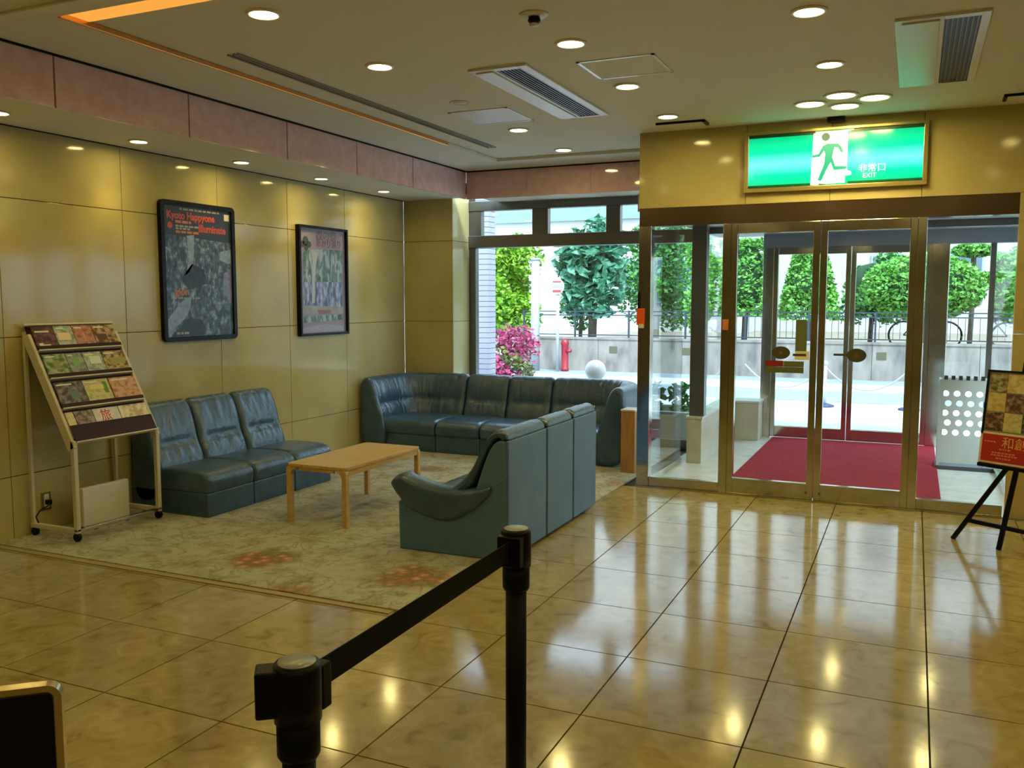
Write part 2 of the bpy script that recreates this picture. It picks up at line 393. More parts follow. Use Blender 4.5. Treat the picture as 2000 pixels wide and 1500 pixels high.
# things on the left post
tgp = thing('emergency_tag', (-1.99, YV - .02, 1.28), 'small orange tag hanging from black hook on the entrance post', 'tag')
MB().box(-2.008, -1.945, YV - .02, YV - .006, 1.30, 1.43, .004).build('tag_plate', mat('orange_tag', (.75, .10, .02), .5), tgp)
MB().box(-2.0, -1.985, YV - .02, YV - .006, 1.43, 1.56, .002).build('hook', BLACK, tgp)
MB().box(-1.99, -1.95, YV - .022, YV - .008, 1.275, 1.31, .003).build('paper_end', WHITE, tgp)
MB().box(-1.335, -1.29, YV - .008, YV - .005, 1.27, 1.35, .001).build('notice_sticker', mat('orange_notice', (.55, .16, .05), .5), w2)
# ---- lobby window
w1 = thing('window_1', (-3.2, 8.82, 0), kind='structure')
def fr(n, *a): bx(n, ALU, *a, w1, .004)
fr('transom', -4.478, -1.9, 8.78, 8.88, 2.06, 2.19)
fr('head', -4.478, -1.9, 8.79, 8.88, 2.455, 2.56)
fr('jamb', -4.478, -4.40, 8.80, 8.88, .1, 2.06); fr('jamb', -4.478, -4.33, 8.80, 8.88, 2.19, 2.455)
fr('mullion', -3.73, -3.55, 8.80, 8.88, 2.19, 2.455); fr('mullion', -2.91, -2.76, 8.80, 8.88, 2.19, 2.455)
fr('sill', -4.478, -1.9, 8.78, 8.90, 0, .1)
bx('pane', GLASS, -4.41, -1.9, 8.835, 8.845, .1, 2.06, w1)
for a, b in ((-4.33, -3.73), (-3.55, -2.91), (-2.76, -1.9)):
    bx('pane', GLASS, a, b, 8.835, 8.845, 2.19, 2.455, w1)
# ---- entrance porch (vestibule)
vf = bx('floor_porch', PALEF, -2.0, 1.2, YV + .07, 10.05, -.12, 0, kind='structure')
vc = bx('ceiling_porch', mat('blue_grey_panel', (.34, .36, .40), .25, 0, .6), -2.05, 1.2, YV + .12, 10.3, 2.2, 2.34, kind='structure')
for y in (7.9, 8.8): bx('ceiling_joint', GROUT, -2.0, 1.1, y, y + .008, 2.196, 2.2, vc)
bx('ceiling_rib', ALU, -1.95, 1.1, 8.84, 8.90, 2.14, 2.2, vc)
wv = thing('wall_porch', (-1.8, 8.9, 0), kind='structure')
bx('low_wall', BEIGE, -1.875, -1.738, 8.08, 9.66, 0, .41, wv, .004)
bx('coping', PALEF, -1.885, -1.728, 8.07, 9.66, .41, .435, wv, .004)
bx('low_wall', BEIGE, -1.875, -1.475, 9.66, 9.95, 0, .40, wv, .004)
bx('coping', PALEF, -1.885, -1.465, 9.65, 9.96, .40, .425, wv, .004)
w4 = thing('window_4', (-1.9, 7.5, 0), kind='structure')
bx('post', ALU, -1.86, -1.725, 8.10, 8.20, .435, 2.2, w4, .004)
bx('bottom_rail', STEEL, -1.955, -1.915, YV + .07, 8.07, 0, .05, w4, .003)
bx('pane', GLASS, -1.94, -1.93, YV + .07, 8.09, .05, 2.2, w4)
bx('pane', GLASS, -1.81, -1.80, 8.2, 9.8, .435, 2.2, w4)
bx('post', STEEL, -1.83, -1.78, 9.78, 9.84, .425, 2.2, w4, .004)
bx('pane', GLASS, -1.79, -1.5, 9.80, 9.81, .425, 2.2, w4)
w5 = thing('window_5', (.7, 8.5, 0), kind='structure')
bx('post', ALU, .66, .71, 9.97, 10.03, 0, 2.2, w5, .004)
bx('bottom_rail', STEEL, .67, .71, YV + .13, 9.97, 0, .05, w5, .003)
bx('pane', GLASS, .685, .695, YV + .13, 9.97, .05, 2.2, w5)
bx('pane', GLASS, .30, .66, 9.99, 10.0, .05, 2.2, w5)
bx('bottom_rail', STEEL, .30, .66, 9.97, 10.02, 0, .05, w5, .003)
d2 = thing('door_2', (-.62, 10.0, 0), kind='structure')
for a, b in ((-1.51, -1.40), (.14, .30)): bx('post', STEEL, a, b, 9.96, 10.05, 0, 2.06, d2, .004)
bx('header', mat('blue_grey_header', (.17, .18, .20), .3), -1.51, 1.1, 9.95, 10.06, 2.055, 2.2, d2)
for a, b in ((-1.40, -.622), (-.618, .14)):
    o = leaf(a, b, d2, 9.97, 2.055)
# ---- outdoor ground
bx('ground', noisy('pale_forecourt', [(.3, (.42, .42, .41)), (.7, (.50, .50, .48))], 1.5, 5, rough=.8), -40, 40, 10.05, 17.0, -.3, -.012, kind='structure')
bx('ground_apron', noisy('pale_forecourt', [], 1), -40, -2.0, 8.9, 10.05, -.3, -.012, kind='structure')
bx('ground_apron', noisy('pale_forecourt', [], 1), 1.2, 40, 8.9, 10.05, -.3, -.012, kind='structure')
bx('road', noisy('grey_asphalt', [(.3, (.20, .22, .25)), (.7, (.26, .28, .31))], 3, 5, rough=.9), -40, 40, 17.0, 18.0, -.3, -.014, kind='structure')
bx('road_strip', noisy('grey_asphalt', [], 1), -40, 40, 13.9, 15.6, -.011, -.006, kind='structure')
bx('ground_yard', noisy('pale_forecourt', [], 1), -40, -7.9, 18.0, 60, -.3, -.012, kind='structure')
bx('terrace', noisy('brown_earth', [(.3, (.20, .16, .11)), (.7, (.30, .25, .18))], 3, 5, rough=.9), -7.9, 40, 18.22, 60, -.3, .55, kind='structure')

# ================================================================== CARPET
def rrect(x0, x1, y0, y1, r, corners=(1, 1, 1, 1), n=8):
    p = []
    for (cx, cy, a0), on in zip(((x1 - r, y1 - r, 0), (x0 + r, y1 - r, 90), (x0 + r, y0 + r, 180), (x1 - r, y0 + r, 270)), corners):
        if on: p += [(cx + r * math.cos(R(a0 + 90 * k / n)), cy + r * math.sin(R(a0 + 90 * k / n))) for k in range(n + 1)]
        else: p.append({0: (x1, y1), 90: (x0, y1), 180: (x0, y0), 270: (x1, y0)}[a0])
    return p
FZ = .012
cp = MB().prism(rrect(XL + .002, CX, CY, 8.78, .10, (0, 0, 0, 1)), 2, 0, FZ).build('carpet', CARPET, base=(-3.6, 6.2, 0))
tag(cp, 'large beige floral carpet under the sofas and coffee table', 'carpet')
bx('trim_5', mat('pale_edge_strip', (.36, .29, .15), .4), XL + .002, CX - .14, CY - .045, CY - .001, 0, .006, kind='structure')

# ================================================================== SOFAS
def smooth_loop(p, it=2):
    for _ in range(it):
        q = []
        for a, b in zip(p, p[1:] + p[:1]):
            q.append((a[0] * .75 + b[0] * .25, a[1] * .75 + b[1] * .25)); q.append((a[0] * .25 + b[0] * .75, a[1] * .25 + b[1] * .75))
        p = q
    return p
def stations(L, r, step=.03):
    a = [0, .08 * r, .25 * r, .55 * r, r]
    n = max(2, int((L - 2 * r) / step))
    mid = [r + (L - 2 * r) * k / n for k in range(1, n)]
    return a + mid + [L - x for x in reversed(a)]
def sweep(name, parent, m, path, L, prof, r=.03, it=2, wr=0, tuft=None, seed=0, step=.03):
    """closed profile (depth, height) carried along path(s)->((x,y),(nx,ny)); ends rounded by r; wr = wrinkle size on the front"""
    P = smooth_loop(prof, it); n = len(P)
    A = sum(P[i][0] * P[(i + 1) % n][1] - P[(i + 1) % n][0] * P[i][1] for i in range(n))
    if A < 0: P = P[::-1]
    N = []
    for i in range(n):
        tx, ty = P[(i + 1) % n][0] - P[i - 1][0], P[(i + 1) % n][1] - P[i - 1][1]; l = math.hypot(tx, ty) or 1
        N.append((ty / l, -tx / l))
    zs_ = [p[1] for p in P]; zlo, zhi = min(zs_), max(zs_)
    t = bmesh.new(); rings = []
    for s in stations(L, r, step):
        e = min(s, L - s); k = 0 if e >= r else r * (1 - math.sqrt(max(0, 1 - (1 - e / r) ** 2)))
        (x, y), (nx, ny) = path(s); ring = []
        for (d, z), (nd, nz) in zip(P, N):
            off = -k
            if wr and nd > .1:
                q = (z - zlo) / (zhi - zlo)
                f = noise.noise(Vector((s * 26 + seed * 9.1, z * 5 + seed, seed * 3.3))) * .8 + noise.noise(Vector((s * 60, z * 9, seed * 7.7 + 5))) * .5
                off += wr * f * (1 - .3 * q) * min(1, e / .04)
                if tuft:
                    off -= .022 * math.exp(-((z - tuft) / .016) ** 2) * min(1, max(0, e - .05) / .05)
                    off += .010 * math.exp(-((z - tuft + .10) / .07) ** 2) + .008 * math.exp(-((z - tuft - .10) / .08) ** 2)
            dd, zz = d + nd * off, z + nz * off
            ring.append(t.verts.new((x + nx * dd, y + ny * dd, zz)))
        rings.append(ring)
    for a, b in zip(rings, rings[1:]):
        for i in range(n):
            f = t.faces.new((a[i], a[(i + 1) % n], b[(i + 1) % n], b[i])); f.smooth = True
    t.faces.new(rings[0]); t.faces.new(rings[-1])
    bmesh.ops.recalc_face_normals(t, faces=list(t.faces))
    o = MB().add(t).build(name, m, parent); return o
def line(ax, ay, tx, ty, nx, ny): return lambda s: ((ax + tx * s, ay + ty * s), (nx, ny))
BACKP = [(0, .03), (0, .40), (0, .66), (.015, .72), (.06, .755), (.115, .74), (.15, .68), (.175, .58), (.205, .47), (.245, .36), (.275, .26), (.275, .03)]
BACKP = [(d, z + FZ) for d, z in BACKP]
def seatp(front, back=.20, top=.315):
    return [(back, .15), (back, top - .02), (back + .12, top), (front - .16, top + .004), (front - .05, top - .004), (front + .008, top - .045), (front + .012, top - .10), (front, .165), (front - .04, .15)]
# --- sofa against the left wall, three armless seats, facing +X
s1 = thing('sofa', (-4.7, 5.31, FZ), 'three-seat armless dark teal leather sofa against the stone wall', 'sofa')
yb = [4.60, 5.075, 5.55, 6.02]
for k in range(3):
    a, L = yb[k] + .003, yb[k + 1] - yb[k] - .006
    sweep('backrest', s1, LEATHER, line(-5.06, a, 0, 1, 1, 0), L, BACKP, .045, wr=.011, tuft=.47, seed=k + 1, step=.016)
    sweep('seat', s1, LEATHER, line(-5.06, a, 0, 1, 1, 0), L, [(d, z + FZ) for d, z in seatp(.715)], .03, wr=.003, seed=k + 11, step=.02)
    MB().box(-5.05, -4.352, a, a + L, FZ, .165 + FZ, .008).build('base', LEATHER, s1)
# --- curved sofa below the window
s2 = thing('sofa', (-3.66, 7.95, FZ), 'dark teal leather sofa curving round two corners below the window', 'sofa')
XA, XB, YE, YK, RC = -5.045, -2.29, 7.48, 8.37, .46
LS = YK - RC - YE; LA = RC * math.pi / 2
def upath(s):
    if s < LS: return (XA, YE + s), (1, 0)
    s -= LS
    if s < LA:
        a = math.pi - s / RC; return (XA + RC + RC * math.cos(a), YK - RC + RC * math.sin(a)), (-math.cos(a), -math.sin(a))
    s -= LA; W = XB - XA - 2 * RC
    if s < W: return (XA + RC + s, YK), (0, -1)
    s -= W
    if s < LA:
        a = math.pi / 2 - s / RC; return (XB - RC + RC * math.cos(a), YK - RC + RC * math.sin(a)), (-math.cos(a), -math.sin(a))
    s -= LA; return (XB, YK - RC - s), (-1, 0)
xs_ = [-4.22, -3.74, -3.26]
cuts = [0] + [LS + LA + (x - XA - RC) for x in xs_] + [2 * LS + 2 * LA + XB - XA - 2 * RC]
BP2 = [(d, max(.022, z - .035)) for d, z in BACKP]
for k in range(4):
    a, L = cuts[k] + .003, cuts[k + 1] - cuts[k] - .006
    sweep('backrest', s2, LEATHER, (lambda s, a=a: upath(s + a)), L, BP2, .04, wr=.009, tuft=.47, seed=k + 21, step=.016)
for k, (a, b) in enumerate(zip([XA + .17] + xs_, xs_ + [XB - .17])):
    sweep('seat', s2, LEATHER, line(a + .003, 8.30, 1, 0, 0, -1), b - a - .006, [(d, z + FZ) for d, z in seatp(.77, .12)], .03, wr=.003, seed=k + 31, step=.02)
    MB().box(a + .003, b - .003, 7.545, 8.2, FZ, .165 + FZ, .008).build('base', LEATHER, s2)
# --- sofa seen from behind, facing -X
s3 = thing('sofa', (-2.4, 5.28, FZ), 'teal leather sofa with rolled armrest, its flat back panels toward the tiled floor', 'sofa')
yc = [4.60, 5.10, 5.575, 6.05]
XK = -2.055
FRP = [(.012, .02), (.012, .5), (.012, .685), (.05, .70), (.10, .67), (.145, .58), (.19, .45), (.23, .33), (.25, .25), (.25, .02)]
CUP = [(.0, .70), (.015, .745), (.06, .770), (.115, .745), (.16, .68), (.20, .60), (.245, .52), (.31, .45), (.40, .385), (.39, .34), (.31, .37), (.235, .43), (.185, .53), (.14, .63), (.095, .70), (.05, .715)]
for k in range(3):
    y0 = 4.505 if k == 0 else yc[k]
    a, L = y0 + .004, yc[k + 1] - y0 - .008
    sweep('back_frame', s3, VINYL, line(XK, a, 0, 1, -1, 0), L, [(d, z + FZ) for d, z in FRP], .012)
    MB().box(XK - .02, XK, a + .006, a + L - .006, FZ + .012, .705, .008).build('back_panel', VINYL, s3)
    sweep('backrest', s3, LEATHER, line(XK, a + .002, 0, 1, -1, 0), L - .004, CUP, .035, wr=.011, seed=k + 41, step=.016)
    sweep('seat', s3, LEATHER, line(XK, yc[k] + .004, 0, 1, -1, 0), yc[k + 1] - yc[k] - .008, [(d, z + FZ) for d, z in seatp(.70, .22, .33)], .03, wr=.003, seed=k + 51, step=.02)
    MB().box(XK - .70, XK - .2, yc[k] + .004, yc[k + 1] - .004, FZ, .17, .008).build('base', VINYL, s3)
for y in yc[1:3]: bx('gap_strip', DARKGAP, XK - .05, XK - .012, y - .010, y + .010, FZ + .01, .70, s3)
MB().prism([(XK - .02, FZ), (XK - .715, FZ), (XK - .72, .30), (XK - .6, .36), (XK - .25, .36), (XK - .02, .5)], 1, 4.505, 4.60, bev=.008).build('arm_panel', VINYL, s3)
def armpad():
    t = bmesh.new(); rings = []
    ds = [.10, .13, .2, .28, .36, .44, .52, .60, .66, .69, .71, .725, .738, .746, .752]
    for d in ds:
        q = (d - .10) / .652
        top = .43 - .055 * math.sin(math.pi * min(1, q * 1.05)) ** 1.0 + .035 * q
        bot = .40 - .21 * math.sin(math.pi * min(.93, max(0, q))) ** .8 if q < .62 else .205 + .11 * ((q - .62) / .38) ** 1.6
        if q > .86:
            kk = min(.985, (q - .86) / .14); hh = (top - bot) / 2 * math.sqrt(1 - kk * kk); mm = (top + bot) / 2 + .01; top, bot = mm + hh, mm - hh
        bot = min(bot, top - .02)
        yo, yi = 4.478, 4.64
        ring = []
        n = 20
        for i in range(n):
            a = 2 * math.pi * i / n; c, s_ = math.cos(a), math.sin(a)
            e = .45
            yy = (yo + yi) / 2 + (yi - yo) / 2 * math.copysign(abs(c) ** e, c); zz = (top + bot) / 2 + (top - bot) / 2 * math.copysign(abs(s_) ** .6, s_)
            # outer flap hangs lower than the inside
            if c > 0: zz = max(zz, min(.30, top - .02))
            ring.append(t.verts.new((XK - d, yy, zz + FZ)))
        rings.append(ring)
    for A, B in zip(rings, rings[1:]):
        for i in range(len(A)):
            f = t.faces.new((A[i], A[(i + 1) % len(A)], B[(i + 1) % len(A)], B[i])); f.smooth = True
    t.faces.new(rings[0]); t.faces.new(rings[-1]); bmesh.ops.recalc_face_normals(t, faces=list(t.faces))
    return MB().add(t).build('armrest', LEATHER, s3)
armpad()

# ================================================================== COFFEE TABLE
ct = thing('coffee_table', (-3.56, 5.23, FZ), 'low rectangular pale wood coffee table with rounded leg corners', 'table')
tx0, tx1, ty0, ty1, TZ = -3.80, -3.32, 4.75, 5.71, .412
MB().prism(rrect(tx0, tx1, ty0, ty1, .03), 2, TZ - .022, TZ, bev=.003).build('table_top', WOOD, ct)
for x, sx in ((tx0, 1), (tx1, -1)):
    for y, sy_ in ((ty0, 1), (ty1, -1)):
        # leg curves into the short rail
        p = [(x, FZ), (x + sx * .036, FZ), (x + sx * .036, TZ - .075), (x + sx * .045, TZ - .05), (x + sx * .075, TZ - .03), (x + sx * .10, TZ - .022), (x + sx * .006, TZ - .022), (x, TZ - .04)]
        MB().prism(p, 1, y if sy_ > 0 else y - .036, y + .036 if sy_ > 0 else y, bev=.004).build('leg', WOOD, ct)
for x in (tx0 + .006, tx1 - .026): MB().box(x, x + .02, ty0 + .036, ty1 - .036, TZ - .06, TZ - .022, .002).build('side_rail', WOOD, ct)
for y in (ty0 + .006, ty1 - .026): MB().box(tx0 + .1, tx1 - .1, y, y + .02, TZ - .045, TZ - .022, .002).build('end_rail', WOOD, ct)

# ================================================================== BROCHURE RACK
rk = thing('brochure_rack', (-4.85, 4.15, FZ), 'cream metal brochure rack on casters by the stone wall', 'rack')
RT, RB = Vector((-5.035, 0, 1.335)), Vector((-4.66, 0, .62)); RY0, RY1 = 3.80, 4.48
rd = (RB - RT).normalized(); rn = Vector((-rd.z, 0, rd.x)); RL = (RB - RT).length      # rn faces the room (+x,+z)
def rp(t, y, h=0): p = RT + rd * t + rn * h; return Vector((p.x, y, p.z))
def slab(mb, t0, t1, y0, y1, h0, h1, bev=0, tilt=0):
    """box lying on the rack's slope"""
    M = Matrix(((0, rd.x, rn.x, RT.x), (1, 0, 0, 0), (0, rd.z, rn.z, RT.z), (0, 0, 0, 1)))
    if tilt: M = M @ Matrix.Translation((0, t1, h0)) @ Matrix.Rotation(tilt, 4, 'X') @ Matrix.Translation((0, -t1, -h0))
    return mb.box(y0, y1, t0, t1, h0, h1, bev, 2, M)
slab(MB(), .0, RL, RY0 + .02, RY1 - .02, -.018, -.006).build('back_board', MAROON, rk)
slab(MB(), -.012, .0, RY0, RY1, -.02, .012).build('top_rail', RACKP, rk)
for y in (RY0, RY1 - .022):
    slab(MB(), .06, RL + .03, y - .0, y + .022, -.05, .012, .003).build('side_rail', RACKP, rk)
rows = [(.0, .18), (.195, .375), (.39, .58), (.592, RL)]
for k, (a, b) in enumerate(rows):
    lip = .03 if k < 3 else .112
    s_ = slab(MB(), b - lip, b, RY0 + .022, RY1 - .022, .02, .026).build('pocket_front', MAROON, rk)
    slab(MB(), b - .004, b + .004, RY0 + .022, RY1 - .022, -.006, .03).build('shelf', RACKP, rk)
for y in (RY0, RY1 - .03):
    MB().box(-4.672, -4.642, y, y + .03, .06 + FZ, .64, .004).build('leg', RACKP, rk)
    MB().box(-5.06, -4.642, y, y + .03, .05 + FZ, .08 + FZ, .004).build('foot_bar', RACKP, rk)
    MB().bar((-5.045, y + .015, .08), (-5.045, y + .015, 1.30), .02, .02).build('rear_post', RACKP, rk)
    for x in (-5.035, -4.66):
        c = MB().cyl((x, y + .004, .026 + FZ), .026, .022, 16, axis='Y').build('caster', BLACK, rk)
        MB().box(x - .012, x + .012, y + .002, y + .028, .03 + FZ, .056 + FZ, .002).build('fork', BLACK, c)
MB().box(-4.67, -4.645, RY0 + .03, RY1 - .03, .052 + FZ, .074 + FZ, .003).build('cross_bar', STEEL, rk)
# --- brochures, one by one
def cover(name, c1, c2, c3, sc):
    return noisy(name, [(.40, c1), (.5, c2), (.60, c3)], sc, 7, rough=.4, dist=.15, stretch=(1, 1, 1.4))
BR = [  # row, y0, y1, colours, accent, label
 (0, 3.835, 3.985, ((.05, .02, .02), (.10, .03, .03), (.16, .08, .07)), 'white', 'dark maroon brochure with white lettering in the top row of the rack'),
 (0, 3.992, 4.125, ((.16, .22, .16), (.32, .38, .31), (.45, .50, .44)), None, 'pale green landscape brochure in the top row of the rack'),
 (0, 4.130, 4.275, ((.45, .18, .17), (.50, .24, .20), (.25, .12, .05)), None, 'pink brochure beside the pale green one in the top row'),
 (0, 4.280, 4.455, ((.09, .04, .02), (.30, .16, .08), (.48, .33, .22)), None, 'brown and tan brochure at the right end of the top row'),
 (1, 3.835, 3.995, ((.08, .14, .04), (.22, .30, .12), (.38, .42, .28)), None, 'leaf green brochure at the left end of the second row'),
 (1, 4.000, 4.120, ((.16, .17, .16), (.28, .29, .27), (.36, .37, .30)), None, 'grey green brochure in the second row of the rack'),
 (1, 4.126, 4.270, ((.22, .28, .22), (.36, .42, .36), (.46, .51, .46)), None, 'pale sage brochure in the second row of the rack'),
 (1, 4.276, 4.455, ((.10, .05, .02), (.38, .25, .10), (.52, .38, .20)), None, 'tan food brochure at the right end of the second row'),
 (2, 3.835, 4.035, ((.05, .04, .05), (.13, .11, .11), (.26, .22, .21)), None, 'dark grey brochure at the left end of the third row'),
 (2, 4.042, 4.235, ((.50, .40, .18), (.62, .55, .33), (.36, .42, .12)), 'green', 'cream and green brochure standing tall in the third row'),
 (2, 4.245, 4.455, ((.35, .15, .05), (.60, .33, .15), (.55, .34, .26)), None, 'orange food brochure in the third row of the rack'),
 (3, 3.830, 3.885, ((.62, .52, .25), (.66, .57, .32), (.70, .62, .38)), None, 'plain cream leaflet at the left end of the bottom row'),
 (3, 3.890, 4.025, ((.10, .07, .06), (.24, .18, .15), (.34, .28, .22)), None, 'grey brown brochure in the bottom row of the rack'),
 (3, 4.030, 4.225, ((.60, .60, .55), (.66, .66, .62), (.72, .72, .68)), 'red', 'white brochure with a red emblem in the bottom row'),
 (3, 4.232, 4.455, ((.52, .36, .18), (.70, .60, .40), (.78, .72, .58)), None, 'cream and orange brochure at the right end of the bottom row'),
]
TXW = mat('print_white', (.7, .68, .6), .5); TXR = mat('print_red', (.62, .04, .05), .5); TXG = mat('print_green', (.12, .25, .03), .5)
for i, (r, y0, y1, cs, acc, lab) in enumerate(BR):
    a, b = rows[r]
    lift = .0
    t0, t1 = a + .012 - lift, b - .006
    t0 = max(t0, -.004 if r == 0 else t0)
    if r == 3: t1 = b - .03
    o = slab(MB(), t0, t1, y0, y1, -.001, .014).build('brochure', cover('cover_%d' % i, *cs, 26), base=rp(t1, (y0 + y1) / 2, .0))
    tag(o, lab, 'brochure', 'brochures in the rack')
    rb = random.Random(i + 5)
    if r < 3 and acc != 'white':
        pm = mat('cover_tone_%d' % i, tuple(min(.75, v * rb.uniform(.5, 1.9)) for v in cs[rb.randrange(3)]), .45)
        pa, pb = sorted((rb.uniform(.08, .5), rb.uniform(.5, .92))); qa = rb.uniform(.02, .08)
        slab(MB(), t0 + qa, t0 + qa + rb.uniform(.03, .06), y0 + pa * (y1 - y0), y0 + pb * (y1 - y0), .014, .0148).build('picture_print', pm, o)
        slab(MB(), t0 + .012, t0 + .022, y0 + .012, y0 + .012 + rb.uniform(.3, .7) * (y1 - y0), .0148, .0152).build('title_print', TXW, o)
    if acc == 'white':
        for q, (u, wd) in enumerate(((.03, .10), (.115, .03), (.125, .08))):
            slab(MB(), t0 + u, t0 + u + .011, y0 + .015, y0 + .015 + wd, .014, .0148).build('title_print', TXW, o)
    if acc == 'red':
        text('title_print', '旅', .085, rp(t0 + .08, y0 + .045, .0146), (0, 1, 0), -rd, TXR, o)
    if acc == 'green':
        slab(MB(), t0 + .02, t0 + .10, y1 - .05, y1 - .02, .014, .0148).build('title_print', TXG, o)
# ================================================================== HEATER, OUTLET
ht = thing('panel_heater', (-4.87, 4.2, FZ), 'low white panel heater standing behind the brochure rack', 'heater')
MB().box(-4.885, -4.845, 4.02, 4.39, FZ + .02, .285, .006).build('panel', WHITE, ht)
MB().box(-4.90, -4.884, 4.01, 4.38, FZ + .02, .278, .003).build('rear_case', BLACK, ht)
for y in (4.06, 4.32): MB().box(-4.91, -4.80, y, y + .03, FZ, FZ + .02, .003).build('foot', BLACK, ht)
ol = thing('wall_outlet', (XL + .004, 3.93, .2), 'brass coloured wall outlet low on the stone wall', 'outlet')
MB().box(XL, XL + .008, 3.895, 3.965, .145, .265, .003).build('plate', mat('brass_plate', (.40, .30, .12), .3, .8), ol)
MB().box(XL + .008, XL + .012, 3.912, 3.948, .16, .25, .001).build('socket', WHITE, ol)
pc = thing('power_cord', (-5.03, 3.93, .2), 'black power cord plugged into the wall outlet', 'cord')
MB().box(XL + .012, XL + .045, 3.915, 3.945, .185, .215, .004).build('plug', BLACK, pc)
MB().tube([(XL + .04, 3.93, .2), (XL + .06, 3.90, .185), (XL + .06, 3.84, .165), (XL + .06, 3.81, .13), (XL + .07, 3.82, .09), (XL + .09, 3.86, .05), (XL + .12, 3.92, FZ + .012), (XL + .16, 4.05, FZ + .006), (-4.915, 4.15, FZ + .006)], .0045).build('cable', BLACK, pc)

# ================================================================== POSTERS
XPO = XL + .001
po = thing('poster_frame', (XPO, 5.34, 1.19), 'large dark framed city map poster with red title on the stone wall', 'poster')
def rr_frame(y0, y1, z0, z1, wd, r, m, name, parent, th=.035):
    t = bmesh.new(); o_ = rrect(y0, y1, z0, z1, r); i_ = rrect(y0 + wd, y1 - wd, z0 + wd, z1 - wd, max(.004, r - wd))
    vs_ = {}
    for k, x in enumerate((XPO, XPO + th)):
        vs_[k] = ([t.verts.new((x, a, b)) for a, b in o_], [t.verts.new((x, a, b)) for a, b in i_])
    n = len(o_)
    for i in range(n):
        j = (i + 1) % n
        t.faces.new((vs_[1][0][i], vs_[1][0][j], vs_[1][1][j], vs_[1][1][i])); t.faces.new((vs_[0][0][i], vs_[0][1][i], vs_[0][1][j], vs_[0][0][j]))
        t.faces.new((vs_[0][0][i], vs_[0][0][j], vs_[1][0][j], vs_[1][0][i])); t.faces.new((vs_[0][1][i], vs_[1][1][i], vs_[1][1][j], vs_[0][1][j]))
    bmesh.ops.recalc_face_normals(t, faces=list(t.faces)); return MB().add(t).build(name, m, parent)
y0, y1, z0, z1 = 4.955, 5.735, 1.185, 2.235
rr_frame(y0, y1, z0, z1, .035, .04, BLACK, 'frame', po)
pr_ = bx('print', noisy('aerial_city_print', [(.30, (.025, .040, .075)), (.44, (.055, .085, .145)), (.53, (.085, .125, .215)), (.60, (.17, .24, .38)), (.68, (.32, .40, .55))], 26, 12, rough=.3, spec=.3, dist=.3, stretch=(1, 1.2, .8)), XPO, XPO + .018, y0 + .03, y1 - .03, z0 + .03, z1 - .03, po)
xp = XPO + .0185
RIV = noisy('aerial_river_print', [(.3, (.18, .26, .42)), (.6, (.27, .36, .56)), (.75, (.36, .45, .64))], 30, 8, rough=.3, spec=.3)
DRK = noisy('aerial_dark_print', [(.3, (.018, .028, .045)), (.7, (.05, .07, .10))], 28, 8, rough=.3, spec=.3)
def patch(name, pts, m, k=0): return MB().prism([(y0 + u * (y1 - y0), z0 + v * (z1 - z0)) for u, v in pts], 0, xp - .0003 + k * .0005, xp + k * .0005).build(name, m, pr_)
patch('title_field', [(.05, .76), (.95, .73), (.95, .965), (.05, .965)], mat('print_black', (.018, .02, .022), .3), 0)
patch('river_print', [(.34, .76), (.44, .77), (.43, .66), (.42, .56), (.36, .50), (.30, .47), (.33, .52), (.36, .60), (.35, .68)], RIV, 1)
patch('river_print', [(.05, .03), (.09, .03), (.16, .10), (.30, .17), (.36, .25), (.38, .32), (.30, .31), (.22, .27), (.12, .20), (.05, .15)], RIV, 1)
patch('bay_print', [(.80, .66), (.95, .68), (.95, .58), (.90, .57), (.78, .60)], RIV, 1)
patch('bay_print', [(.84, .50), (.95, .54), (.95, .25), (.88, .30), (.82, .38)], noisy('aerial_mauve_print', [(.3, (.13, .13, .28)), (.7, (.24, .24, .46))], 30, 8, rough=.25), 1)
patch('park_print', [(.26, .46), (.40, .56), (.56, .52), (.60, .42), (.36, .37), (.28, .42)], DRK, 1)
patch('park_print', [(.12, .05), (.35, .17), (.52, .15), (.55, .04), (.14, .035)], DRK, 1)
PRED = mat('poster_red', (.50, .07, .04), .4); PORG = mat('poster_orange', (.55, .17, .05), .4); PGRY = mat('poster_grey', (.30, .30, .26), .4)
def ptext(s, size, u, v, m, sx=1.0): text('lettering', s, size, (xp + .0012, y0 + u * (y1 - y0), z0 + v * (z1 - z0)), (0, 1, 0), (0, 0, 1), m, pr_, .0003, sx=sx, bold=.0028)
ptext('Kyoto Happyone', .078, .09, .875, PRED, .92); ptext('Illuminate', .080, .50, .795, PRED, .95)
def pbars(u, v, n, h, m, seed, lo=.02, hi=.06):
    rg = random.Random(seed); y = y0 + u * (y1 - y0); z = z0 + v * (z1 - z0)
    for _ in range(n):
        w_ = rg.uniform(lo, hi); MB().box(xp + .0008, xp + .0014, y, y + w_, z, z + h).build('small_print', m, pr_); y += w_ + .01
pbars(.26, .94, 9, .016, PGRY, 1, .02, .055); pbars(.20, .845, 3, .02, PORG, 2); pbars(.20, .818, 5, .014, PGRY, 3); pbars(.20, .80, 4, .014, PGRY, 4); pbars(.20, .775, 4, .018, PORG, 5)
pbars(.12, .305, 6, .012, PGRY, 6); pbars(.17, .05, 3, .018, PGRY, 7)
MB().cyl((xp, y0 + .13 * (y1 - y0), z0 + .825 * (z1 - z0)), .025, .0012, 20, axis='X').build('badge', PRED, pr_)
MB().box(xp, xp + .0012, y1 - .105, y1 - .05, z1 - .11, z1 - .06, .0).build('corner_mark', mat('poster_cream', (.62, .58, .42), .4), pr_)
ptext('gion', .075, .17, .335, PORG, 1.1)
